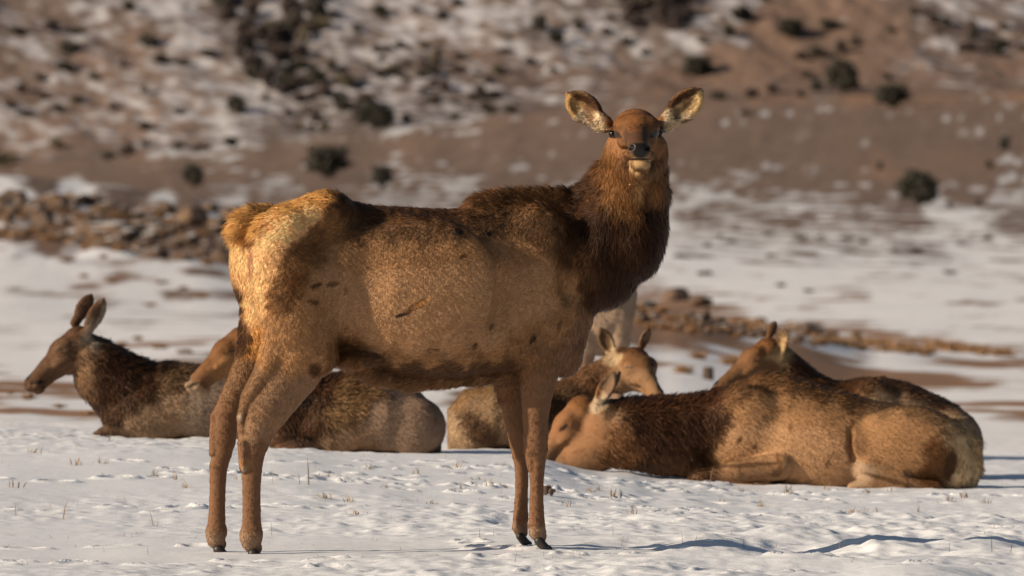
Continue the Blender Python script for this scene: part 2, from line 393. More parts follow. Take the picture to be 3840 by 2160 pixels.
# snow cover control points: px, py, cover, patch hue (0 grey-brown, 1 orange-tan), darkness of bare ground
COVER = [(-400, 100, .25, .5, .2), (100, 100, .3, .5, .2), (200, 300, .38, .6, .1), (450, 250, .3, .8, 0), (500, 60, .3, .5, .2), (600, 40, .8, .3, .1), (700, 90, .82, .3, 0), (580, 120, .3, .7, .1),
         (740, 150, .8, .3, .1), (820, 180, .66, .3, .2), (560, 300, .62, .5, 0), (700, 300, .62, .5, 0), (840, 290, .62, .4, .1), (950, 60, .34, .1, .6), (860, 20, .3, .2, .7), (900, 120, .4, .1, .6),
         (1000, 200, .38, .1, .6), (1100, 120, .3, .1, .7), (1100, 300, .4, .1, .6), (1060, 10, .6, .2, .4), (1160, 60, .5, .1, .6), (1000, 420, .3, .1, .6), (1200, 400, .45, .1, .5), (1200, 200, .5, .2, .4),
         (880, 380, .72, .3, .1), (1000, 310, .66, .3, .2), (1120, 420, .6, .2, .5), (950, 450, .68, .4, .1), (800, 440, .66, .5, 0), (650, 500, .5, .8, 0), (450, 500, .3, .9, 0), (250, 480, .3, .9, 0),
         (100, 560, .25, .9, 0), (700, 540, .62, .5, 0), (850, 520, .66, .4, .1), (300, 380, .36, .8, 0), (100, 400, .35, .8, .1), (600, 380, .6, .5, 0), (560, 420, .42, .8, 0),
         (1350, 60, .7, .2, .1), (1500, 100, .74, .3, 0), (1650, 130, .72, .4, 0), (1800, 60, .66, .4, 0), (1950, 100, .66, .3, .1), (1400, 160, .62, .3, .3), (1700, 200, .5, .8, .2), (1450, 200, .4, .6, .6),
         (1550, 240, .35, .6, .7), (1350, 260, .5, .5, .5), (1420, 320, .62, .3, .4), (1320, 330, .68, .2, .3), (1500, 300, .4, .6, .6), (1650, 310, .6, .5, .3), (1750, 300, .4, .6, .6), (1600, 380, .45, .3, .7),
         (1500, 430, .66, .2, .4), (1450, 380, .7, .2, .4), (1700, 400, .5, .3, .5), (1780, 370, .6, .3, .3), (1850, 250, .3, .8, .4), (1950, 300, .25, .8, .4), (2050, 260, .45, .6, .2), (1900, 390, .3, .6, .3),
         (2100, 120, .66, .3, .2), (2200, 180, .62, .3, .1), (2250, 60, .3, .1, .5), (2350, 110, .15, .1, .4), (2480, 60, .1, .1, .4), (2600, 30, .12, .1, .4), (2450, 200, .66, .2, 0), (2560, 140, .72, .2, 0),
         (2660, 90, .66, .2, 0), (2720, 20, .5, .3, .1), (2200, 290, .4, .6, .2), (2350, 280, .22, .8, .1), (2500, 300, .02, 1, 0), (2700, 250, .02, 1, 0), (2900, 100, .02, 1, -.1), (2900, 300, .02, 1, -.1),
         (3100, 60, .02, 1, 0), (3200, 250, .02, 1, 0), (3400, 150, .02, .9, .1), (3600, 60, .55, .4, .2), (3750, 80, .6, .4, .1), (3560, 160, .3, .8, .5), (3700, 180, .25, .9, .5), (3450, 200, .45, .6, .1),
         (3600, 260, .2, .8, .1), (3800, 260, .15, 1, 0), (3300, 330, .02, .9, .1), (4300, 150, .2, 1, 0),
         # bench
         (-300, 640, 0.06, .4, .2), (400, 640, 0.05, .3, .2), (700, 640, 0.04, .3, .2), (1000, 600, 0.04, .35, .2), (1300, 580, 0.04, .35, .15), (1600, 540, 0.07, .4, .15), (1300, 650, 0.10, .3, .2), (1000, 690, 0.34, .3, .1),
         (900, 720, 0.34, .3, .1), (1500, 690, 0.42, .3, .1), (1700, 700, 0.36, .3, .1), (1650, 620, 0.15, .3, .2), (1900, 640, 0.18, .3, .2), (2000, 680, 0.15, .3, .2), (1900, 500, 0.06, .35, .2), (2200, 480, 0.08, .35, .2),
         (2100, 740, 0.42, .3, .1), (2600, 420, 0.08, .4, .2), (2760, 470, 0.13, .3, .2), (3000, 445, 0.14, .3, .2), (3050, 480, 0.12, .3, .2), (3300, 460, 0.12, .3, .2), (3500, 500, 0.10, .3, .2), (3700, 490, 0.11, .3, .2),
         (2800, 560, 0.06, .3, .2), (3000, 570, 0.06, .3, .2), (2650, 620, 0.16, .3, .1), (2850, 640, 0.13, .3, .1), (3100, 650, 0.08, .3, .1), (3300, 640, 0.08, .6, .1), (3600, 600, 0.06, .5, .2), (2700, 700, 0.26, .3, .15),
         (3000, 700, 0.20, .3, .15), (3300, 720, 0.20, .3, .15), (3600, 720, 0.20, .3, .15), (4300, 600, 0.12, .5, .2),
         (0, 636, 0.03, .4, .2), (350, 672, 0.03, .4, .2), (560, 700, 0.07, .4, .2), (700, 724, 0.07, .4, .2), (950, 750, 0.10, .4, .2), (-300, 600, 0.05, .4, .2), (200, 640, 0.04, .4, .2), (850, 690, 0.13, .4, .2),
         (2300, 600, 0.05, .35, .2), (2500, 540, 0.05, .35, .2), (2600, 480, 0.05, .35, .2), (3100, 520, 0.06, .35, .2), (3400, 560, 0.06, .35, .2), (2900, 500, 0.06, .35, .2), (3600, 660, 0.07, .4, .2), (2700, 760-20, .3, .35, .2),
         (1250, 500, 0.15, .3, .3), (1700, 560, 0.04, .35, .15), (2000, 580, 0.07, .35, .15),
         # snow field
         (0, 690, .97, .5, 0), (300, 700, .97, .5, 0), (600, 745, .9, .6, 0), (900, 775, .85, .5, 0), (2600, 755, .8, .3, .1), (3000, 768, .85, .3, .1), (3500, 770, .85, .3, .1), (3800, 768, .7, .3, .1),
         (2600, 805, .26, .3, .15), (3000, 800, .3, .3, .15), (3400, 805, .24, .3, .15), (3800, 805, .3, .3, .15), (2500, 860, .85, .3, .1), (2800, 880, .62, .3, .1), (3100, 865, .56, .3, .1), (3300, 880, .58, .3, .1),
         (3600, 850, .85, .3, .1), (2600, 930, .74, .3, 0), (3000, 950, .74, .3, 0), (3400, 940, .62, .2, .2), (3700, 960, .86, .4, 0), (2600, 1020, .97, .5, 0), (3000, 1050, .97, .5, 0), (3500, 1080, .92, .7, 0),
         (2700, 1060, .85, .5, 0), (3100, 1090, .82, .7, .1), (3400, 1180, 1, .5, 0), (3700, 1200, .96, .5, 0), (2900, 1160, .95, .8, 0), (2700, 1210, .3, 1, .1), (2500, 1160, .25, 1, .1), (2600, 1250, .36, 1, .1),
         (3000, 1260, .3, 1, .1), (3250, 1300, .42, 1, 0), (3500, 1320, .66, 1, 0), (2500, 1350, .7, .9, 0), (2800, 1330, .66, 1, 0), (3100, 1360, .68, 1, 0), (3300, 1380, .7, 1, 0), (3700, 1400, .72, 1, 0),
         (2250, 1200, .6, .8, .1), (2250, 1340, .95, .5, 0), (2600, 1420, .96, .8, 0), (500, 900, .15, .7, .35), (500, 840, .2, .7, .35), (200, 800, .18, .7, .35), (200, 860, .25, .7, .3), (700, 880, .12, .7, .35), (800, 940, .2, .8, .3), (640, 940, .3, .8, .3), (300, 970, .8, .9, 0),
         (600, 1010, .85, .8, 0), (400, 1060, .62, .8, .1), (700, 1060, .7, .4, .1), (800, 1100, .7, .4, .1), (100, 1050, .9, .5, 0), (500, 1130, .95, .4, 0), (700, 1180, .9, .6, 0), (300, 1200, .97, .5, 0),
         (700, 1290, .68, .9, 0), (550, 1300, .66, 1, 0), (800, 1330, .75, .5, .1), (400, 1400, .9, .8, 0), (100, 1350, .97, .6, 0), (200, 1510, .5, 1, 0), (50, 1490, .5, 1, 0), (350, 1540, .52, 1, 0),
         (100, 1600, .94, .8, 0), (1250, 1370, 1, .5, 0), (1500, 900, .9, .5, 0), (1500, 1200, .95, .5, 0)]
def build_far_ground():
    t = np.concatenate([np.linspace(-1, 1, 640)]); t = np.sign(t) * np.abs(t) ** 1.15
    D = np.concatenate([np.linspace(3, 30, 10), np.linspace(32, 62, 26), np.exp(np.linspace(math.log(63), math.log(300), 190)), np.exp(np.linspace(math.log(301), math.log(1150), 120)),
                        np.linspace(1153, 1180, 18), np.linspace(1181, 1262, 235), np.linspace(1264, 1450, 40), np.linspace(1500, 2400, 8)])
    T, DD = np.meshgrid(t, D); X = T * (9 + .088 * DD)
    z = base_z(X, DD) + relief(X, DD)
    z -= np.where(DD < 64.5, .35, 0) * (1 - smooth(6.6, 7.6, np.abs(X)))*(1 - smooth(62.5, 64.5, DD))
    px = X / (K * DD) + 1920; py = HOR - (z - CAM_H) / (K * DD)
    P = np.stack([px.ravel(), py.ravel()], 1); Cp = np.array([(a, b) for a, b, *_ in COVER], float); Cv = np.array([c[2:] for c in COVER], float)
    wob = np.clip((640 - P[:, 1]) / 200, .22, 1)[:, None] * np.stack([30*noise(P.astype(np.float32), 60, 260, 91), 18*noise(P.astype(np.float32), 50, 200, 92)], 1)
    Cs = Cp.copy(); Cs[:, 1] *= 1.6; Pq = P + wob; Pq[:, 1] *= 1.6
    v = idw(Pq, Cs, Cv, 5, 18)
    Xr = X.ravel(); Dr = DD.ravel()
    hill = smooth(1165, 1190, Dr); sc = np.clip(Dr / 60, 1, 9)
    wf = smooth(140, 420, Dr)
    n_f = fbm2(Xr / 1.1, Dr / 3.2, 71, 5) * (1 - wf) + (.5*fbm2(Xr / 2.2, Dr / 12, 72, 5) + .5*fbm2(Xr / .9, Dr / 6, 73, 4)) * wf
    hx = Xr + (Dr - 1182) * .7
    n_h = .5 * fbm2(hx / 2.6, (Dr - 1182) / 2.6 - Xr*.08, 81, 5) + .5 * fbm2(hx / .8, Dr / 1.5, 85, 4)
    nrm_ = lambda q: (q - q.mean()) / q.std() * .09 + .47
    n = nrm_(fbm2(Xr / 1.1, Dr / 3.2, 71, 5)) * (1 - wf) + nrm_(.5*fbm2(Xr / 2.2, Dr / 12, 72, 5) + .5*fbm2(Xr / .9, Dr / 6, 73, 4)) * wf
    n = n * (1 - hill) + (.47 + (n_h - n_h.mean()) / n_h.std() * .10) * hill
    thr = np.interp(v[:, 0], [0, .12, .3, .5, .62, .74, .85, .97, 1], [.78, .62, .53, .475, .44, .41, .37, .29, .10])
    w = .07 + .12 * hill
    snow = smooth(thr - w*.5, thr + w, n)
    tan1 = np.array([.195, .130, .098]); grey = np.array([.150, .118, .100]); dark = np.array([.075, .062, .064]); orange = np.array([.36, .20, .11])
    hue = v[:, 1:2]; g = grey * (1 - hue) + np.where(hill[:, None] > .5, tan1, orange * .6 + tan1 * .4) * hue
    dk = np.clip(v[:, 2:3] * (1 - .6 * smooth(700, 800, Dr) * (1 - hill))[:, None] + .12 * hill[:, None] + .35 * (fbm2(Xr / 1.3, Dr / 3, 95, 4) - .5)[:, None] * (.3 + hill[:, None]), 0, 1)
    g = g * (1 - dk) + dark * dk
    g = g * (1 + .5 * (fbm2(Xr / .8, Dr / 3.5, 97, 5) - .48))[:, None]
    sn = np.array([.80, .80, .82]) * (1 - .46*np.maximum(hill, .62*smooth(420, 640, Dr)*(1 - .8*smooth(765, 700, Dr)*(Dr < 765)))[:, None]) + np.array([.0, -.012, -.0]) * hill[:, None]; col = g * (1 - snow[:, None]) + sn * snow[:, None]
    ny, nx = X.shape
    i = np.arange(ny - 1)[:, None] * nx + np.arange(nx - 1)[None]
    Q = np.stack([i, i + 1, i + nx + 1, i + nx], -1).reshape(-1, 4)
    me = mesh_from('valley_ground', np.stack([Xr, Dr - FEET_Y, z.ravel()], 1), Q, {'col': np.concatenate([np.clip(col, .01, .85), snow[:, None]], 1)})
    m, t_, p = newmat('snowy rangeland'); a = N(t_, 'ShaderNodeAttribute', attribute_name='col')
    tc = N(t_, 'ShaderNodeTexCoord'); f = nz(t_, tc.outputs['Object'], 1.7, 6, .65)
    t_.links.new(mixc(t_, f, (.80, .80, .80), (1.15, 1.15, 1.15)), (mm := N(t_, 'ShaderNodeMix', data_type='RGBA', blend_type='MULTIPLY')).inputs[7])
    mm.inputs[0].default_value = 1; t_.links.new(a.outputs['Color'], mm.inputs[6]); t_.links.new(mm.outputs[2], p.inputs['Base Color'])
    p.inputs['Roughness'].default_value = .85; p.inputs['Specular IOR Level'].default_value = .15
    bump(t_, p, f, .35, .12)
    me.materials.append(m); tag(link(bpy.data.objects.new('hillside_and_valley_ground', me)), kind='structure')
def build_near_snow():
    x = np.concatenate([np.linspace(-8, -3.3, 60)[:-1], np.linspace(-3.3, 3.3, 470), np.linspace(3.3, 8, 60)[1:]])
    d = np.concatenate([np.linspace(22, 36.5, 60)[:-1], np.linspace(36.5, 54, 720), np.linspace(54, 66, 160)[1:]])
    X, D = np.meshgrid(x, d); z = base_z(X, D) + relief(X, D)
    e = (1 - smooth(60, 65, D)) * (1 - smooth(5.5, 7.5, np.abs(X)))
    z += e * near_bumps(X, D) - .03 * (1 - e)
    ny, nx = X.shape; i = np.arange(ny - 1)[:, None] * nx + np.arange(nx - 1)[None]
    Q = np.stack([i, i + 1, i + nx + 1, i + nx], -1).reshape(-1, 4)
    # bare straw showing in the thin snow
    s = smooth(.66, .80, fbm2(X.ravel() * 2.4, D.ravel() * 1.0, 111, 4)) * smooth(.45, .7, fbm2(X.ravel() * 30, D.ravel() * 22, 113, 2)) * .75
    me = mesh_from('snow', np.stack([X.ravel(), D.ravel() - FEET_Y, z.ravel()], 1), Q, {'straw': s})
    m, t, p = newmat('trampled snow'); tc = N(t, 'ShaderNodeTexCoord'); v = tc.outputs['Object']
    f = nz(t, v, 9, 6, .6); f2 = nz(t, v, 55, 4, .6)
    c = mixc(t, f, (.74, .76, .80), (.84, .85, .87)); a = N(t, 'ShaderNodeAttribute', attribute_name='straw')
    c = mixc(t, a.outputs['Fac'], c, (.30, .21, .13)); t.links.new(c, p.inputs['Base Color'])
    p.inputs['Roughness'].default_value = .65; p.inputs['Specular IOR Level'].default_value = .3
    h = mth(t, 'ADD', mth(t, 'MULTIPLY', f, 1.0), mth(t, 'MULTIPLY', f2, .35)); bump(t, p, h, .4, .012)
    me.materials.append(m); tag(link(bpy.data.objects.new('trampled_snow', me)), kind='structure')
build_far_ground(); build_near_snow()
# ------------------------------------------------------------------ elk building
def unit(v):
    v = np.array(v, np.float64); return v / np.linalg.norm(v)
def head_prims(F, o, fwd, up, L, side_sc=1.0):
    """generic elk head in a field: o = poll centre, fwd = towards the nose, L = head length"""
    f = unit(fwd); u = np.array(up, float); u = unit(u - f * (u @ f)); s = np.cross(f, u)
    o = np.array(o, float)
    P = lambda a, b, c=0.: o + L * (a * f + b * u + c * s)
    R = [f, s, u]
    E = lambda a, b, c, rf, rs, ru, k=.05, op='add': F.ell(P(a, b, c), (L*rf, L*rs*side_sc, L*ru), R, k*L, op)
    E(.16, .01, 0, .19, .205*1, .175)
    E(.36, .02, 0, .19, .205, .15, .06)
    E(.33, -.12, 0, .21, .15, .15, .06)
    for c in (-1, 1):
        E(.36, .075, c*.13, .12, .07, .055, .04)         # brow
        E(.45, -.07, c*.12, .15, .05, .06, .04)          # cheek
    F.chain([(*P(.40, .0), .135*L), (*P(.62, -.035), .108*L), (*P(.80, -.068), .092*L), (*P(.90, -.082), .088*L)], k=.05*L, flat=.98, ax=s)
    F.chain([(*P(.22, -.17), .10*L), (*P(.45, -.16), .075*L), (*P(.68, -.165), .05*L), (*P(.86, -.195), .042*L)], k=.05*L)
    E(.885, -.135, 0, .085, .142, .056, .03)              # upper lip
    E(.955, -.085, 0, .05, .116, .068, .025)              # nose
    E(.87, -.205, 0, .07, .085, .045, .02)             # chin
    for c in (-1, 1):
        E(.985, -.062, c*.078, .05, .032, .026, .010, 'cut'); E(.96, -.078, c*.112, .05, .018, .014, .01, 'cut')  # nostril
        E(.41, .025, c*.222, .035, .03, .022, .012, 'cut')      # eye socket
    return P
def ear_prims(F, base, tip, face, w, L0=None, cup=True):
    base = np.array(base, float); tip = np.array(tip, float)
    a = unit(tip - base); n = np.array(face, float); n = unit(n - a * (n @ a)); s = np.cross(a, n)
    Ln = np.linalg.norm(tip - base); c = base + (tip - base) * .56
    R = [a, s, n]
    F.chain([(*base, w*.62), (*(base + (tip-base)*.3), w*.62)], k=10, flat=.7, ax=n)
    F.ell(c, (Ln*.45, w, w*.42), R, 8)
    F.ell(base + (tip-base)*.86 - n*2, (Ln*.19, w*.33, w*.2), R, 10)
    if cup:
        F.ell(c + n*w*.36, (Ln*.36, w*.76, w*.42), R, 5, 'cut')
def make_hair(name, V, Nn, Q, cfgfun, count, parent, to_world, scale, seed, wid=1.2, view=None, backfac=.35):
    """fur as real hair curves over a mesh given in field pixels"""
    r = np.random.default_rng(seed)
    A, B, C_, D_ = (V[Q[:, i]] for i in range(4))
    area = np.linalg.norm(np.cross(C_ - A, D_ - B), axis=1) * .5
    cen = (A + B + C_ + D_) / 4
    fn = Nn[Q[:, 0]] + Nn[Q[:, 2]]; fn /= np.maximum(np.linalg.norm(fn, axis=1), 1e-6)[:, None]
    cfg = cfgfun(cen)                                # dict: len, dens
    dens = cfg['dens'] * np.where(fn[:, 1] > .15, backfac, 1.0)
    w = area * dens; w /= w.sum()
    fi = r.choice(len(Q), count, p=w)
    a = r.random(count)[:, None]; b = r.random(count)[:, None]
    q = Q[fi]
    bi = lambda X: (X[q[:, 0]]*(1-a) + X[q[:, 1]]*a)*(1-b) + (X[q[:, 3]]*(1-a) + X[q[:, 2]]*a)*b
    root = bi(V); nn = bi(Nn); nn /= np.maximum(np.linalg.norm(nn, axis=1), 1e-6)[:, None]
    c = cfgfun(root)
    ln = c['len'] * r.uniform(.65, 1.15, count)
    fl = c['flow'].copy()
    # swirl and clumps
    for j in range(3):
        fl[:, j] += (.22 * noise(root, 26, 60, seed*10+j) + .26 * noise(root, 7, 15, seed*10+5+j, 12)) * np.clip(c['len']/18, .55, 1.2) + r.normal(0, .14, count)
    fl -= nn * (fl * nn).sum(1)[:, None]
    fl /= np.maximum(np.linalg.norm(fl, axis=1), 1e-6)[:, None]
    lift = c['lift'] * (1 + .5 * np.clip(c['len']/15, .3, 1) * noise(root, 7, 22, seed*10+8)) * r.uniform(.7, 1.3, count)
    lift = np.clip(lift, .05, 1.4)[:, None]
    ln *= 1 + .28 * np.clip((c['len'] - 7) / 12, .25, 1) * noise(root, 7, 20, seed*10+9)
    ln = np.maximum(ln, 2.)[:, None]
    d0 = fl + nn * lift * 1.5; d0 /= np.linalg.norm(d0, axis=1)[:, None]
    d1 = fl + nn * lift * .45; d1 /= np.linalg.norm(d1, axis=1)[:, None]
    p0 = root - nn * 1.5; p1 = p0 + d0 * ln * .34; p2 = p1 + (d0*.4 + d1*.6) * ln * .33; p3 = p2 + d1 * ln * .33
    # clump tips towards a lattice
    P = np.stack([p0, p1, p2, p3], 1)
    cell = 9.0
    key = np.round(root / cell + .35*noise(root, 20, 50, seed+77)[:, None]) * cell
    off = (key - root); off -= nn * (off*nn).sum(1)[:, None]
    cl = (c['clump'] * .55)[:, None]
    P[:, 2] += off * cl * .5; P[:, 3] += off * cl
    Pw = to_world(P.reshape(-1, 3))
    hc = bpy.data.hair_curves.new(name); hc.add_curves([4] * count)
    hc.attributes['position'].data.foreach_set('vector', Pw.astype(np.float32).ravel()) if 'position' in hc.attributes else hc.points.foreach_set('position', Pw.ravel())
    ra = hc.attributes.get('radius') or hc.attributes.new('radius', 'FLOAT', 'POINT')
    rad = np.tile(np.array([1, .9, .65, .15], np.float32), count) * (wid * .5 * scale) * np.repeat(c['wid'], 4)
    ra.data.foreach_set('value', rad.astype(np.float32))
    col = c['col'] * (1 + r.normal(0, .18, count)[:, None] + .14 * np.clip((c['len'][:, None] - 7) / 10, .2, 1) * noise(root, 6, 18, seed+31)[:, None])
    gold = np.clip(r.normal(0, .35, count) + .25, 0, .8)[:, None]
    col = col * (1 + gold * np.array([.34, .20, .08]))
    col = np.concatenate([np.clip(col, .003, .9), np.ones((count, 1))], 1)
    at = hc.attributes.new('col', 'FLOAT_COLOR', 'CURVE'); at.data.foreach_set('color', col.astype(np.float32).ravel())
    # shading normal: hide normal tilted along and off the hair
    sn = nn * .85 + d0 * .25 + fl * .3 * (noise(root, 7, 18, seed*10+12) * np.clip(c['len']/18, .3, 1.1))[:, None] + r.normal(0, 1, (count, 3)) * (.22 * np.clip(c['len']/15, .5, 1.1))[:, None]
    sn /= np.linalg.norm(sn, axis=1)[:, None]
    snw = np.stack([sn[:, 0], sn[:, 1], -sn[:, 2]], 1)
    at = hc.attributes.new('nrm', 'FLOAT_VECTOR', 'CURVE'); at.data.foreach_set('vector', snw.astype(np.float32).ravel())
    hc.materials.append(MAT['fur'])
    o = bpy.data.objects.new(name, hc); link(o, parent)
    return o
def make_elk(name, F, D0, x0, y0, ctrl, spots, nhair, seed, label, group=None, wid=1.2, eyes=(), hooves=(), flowdepth=0., pw=5,
             lenscale=1.0, mottle=.12, tint=None):
    """F: field; D0: metres from the camera; (x0, y0): photo pixel of its base; ctrl rows: px, py, r, g, b, fx, fy, length, lift"""
    s = K * D0
    base = np.array([(x0 - 1920) * s, D0 - FEET_Y, CAM_H + (HOR - y0) * s])
    def loc(P):
        return np.stack([(P[:, 0] - x0) * s, P[:, 1] * s, -(P[:, 2] - y0) * s], 1)
    V, Q = F.mesh()
    Nn = F.sample_grad(V)
    # winding check
    Vl = loc(V); A = Vl[Q[:5000, 0]]; fn = np.cross(Vl[Q[:5000, 1]] - A, Vl[Q[:5000, 2]] - A)
    g = Nn[Q[:5000, 0]] * np.array([1, 1, -1])
    if (fn * g).sum() < 0: Q = Q[:, ::-1]
    C = np.array([c[:2] for c in ctrl], np.float32); Vv = np.array([c[2:] for c in ctrl], np.float32)
    def cfg(P):
        X = P[:, [0, 2]].copy()
        X[:, 0] += 10 * noise(P, 25, 90, seed+3); X[:, 1] += 10 * noise(P, 25, 90, seed+4)
        v = idw(X, C, Vv, pw)
        le = v[:, 5] * lenscale; mo = mottle * np.clip((v[:, 5] - 8) / 8, .25, 1)
        col = v[:, :3] * (1 + mo * noise(P, 30, 140, seed+5) + .7*mo * noise(P, 8, 24, seed+6))[:, None]; lift = v[:, 6]; gloss = np.zeros(len(P)); dens = np.ones(len(P)); clump = np.clip(le / 32, .12, 1.2)
        for sp in spots:
            (sx, sy, rx, ry, ang, c, strength) = sp[:7]; mode = sp[7] if len(sp) > 7 else ''
            dx = P[:, 0] - sx; dy = P[:, 2] - sy; ca, sa = cos(radians(ang)), sin(radians(ang))
            q = np.sqrt(((dx*ca + dy*sa)/rx)**2 + ((-dx*sa + dy*ca)/ry)**2)
            q = q * (1 + .16*noise(P, 8, 22, seed+11)) if mode != 'sharp' and mode != 'bare' else q
            m = (1 - smooth(.7, 1.25, q)) * strength
            if mode in ('bare', 'front'): m = m * (P[:, 1] < sp[8])
            col = col * (1 - m)[:, None] + np.array(c) * m[:, None]
            if mode == 'bare': gloss = np.maximum(gloss, m); dens = dens * (1 - m); le = le * (1-.9*m)
        return dict(col=col, len=le, lift=lift, dens=dens*np.clip(14/np.maximum(le, 5), .75, 2.4), clump=clump, gloss=gloss,
                    wid=np.clip(le/20, .7, 1.1),
                    flow=np.stack([v[:, 3], np.full(len(P), flowdepth, np.float32), v[:, 4]], 1))
    c = cfg(V)
    col = np.concatenate([np.clip(c['col']*1.0, .004, .85), c['gloss'][:, None]], 1)
    me = mesh_from('elk_body', Vl, Q, {'col': col}); me.materials.append(MAT['skin'])
    root = empty(name, base); tag(root, label, 'elk', group)
    link(bpy.data.objects.new('body', me), root)
    if nhair: make_hair('coat', V, Nn, Q, cfg, nhair, root, loc, s, seed, wid)
    for (ex, ed, ey, er) in eyes:
        import bmesh
        bm = bmesh.new(); bmesh.ops.create_uvsphere(bm, u_segments=20, v_segments=12, radius=er*s)
        m2 = bpy.data.meshes.new('eye'); bm.to_mesh(m2); bm.free()
        m2.polygons.foreach_set('use_smooth', [True]*len(m2.polygons)); m2.materials.append(MAT['eye'])
        o = link(bpy.data.objects.new('eye', m2), root); o.location = loc(np.array([[ex, ed, ey]], float))[0]
    for h in hooves:                                  # (x, away, y_ground, length, width, height)
        G = Field((h[0]-h[3]*1.2, h[1]-h[4]*1.6-8, h[2]-h[5]*1.5), (h[0]+h[3]*1.4, h[1]+h[4]*1.6+8, h[2]+14), 2.5)
        dr = h[6] if len(h) > 6 else 1
        for sd in (-1, 1):
            G.chain([(h[0]-dr*h[3]*.12, h[1]+sd*h[4]*.5, h[2]-h[5]*.62, h[4]*.66), (h[0]+dr*h[3]*.22, h[1]+sd*h[4]*.5, h[2]-h[5]*.16, h[4]*.62),
                     (h[0]+dr*h[3]*.72, h[1]+sd*h[4]*.34, h[2]-2, h[4]*.26)], k=2)
        hv, hq = G.mesh(); hl = loc(hv); fn = np.cross(hl[hq[:, 1]] - hl[hq[:, 0]], hl[hq[:, 2]] - hl[hq[:, 0]])
        if (fn * (hl[hq[:, 0]] - hl.mean(0))).sum() < 0: hq = hq[:, ::-1]
        hm = mesh_from('hoof', hl, hq); hm.materials.append(MAT['hoof'])
        link(bpy.data.objects.new('hoof', hm), root)
    return root
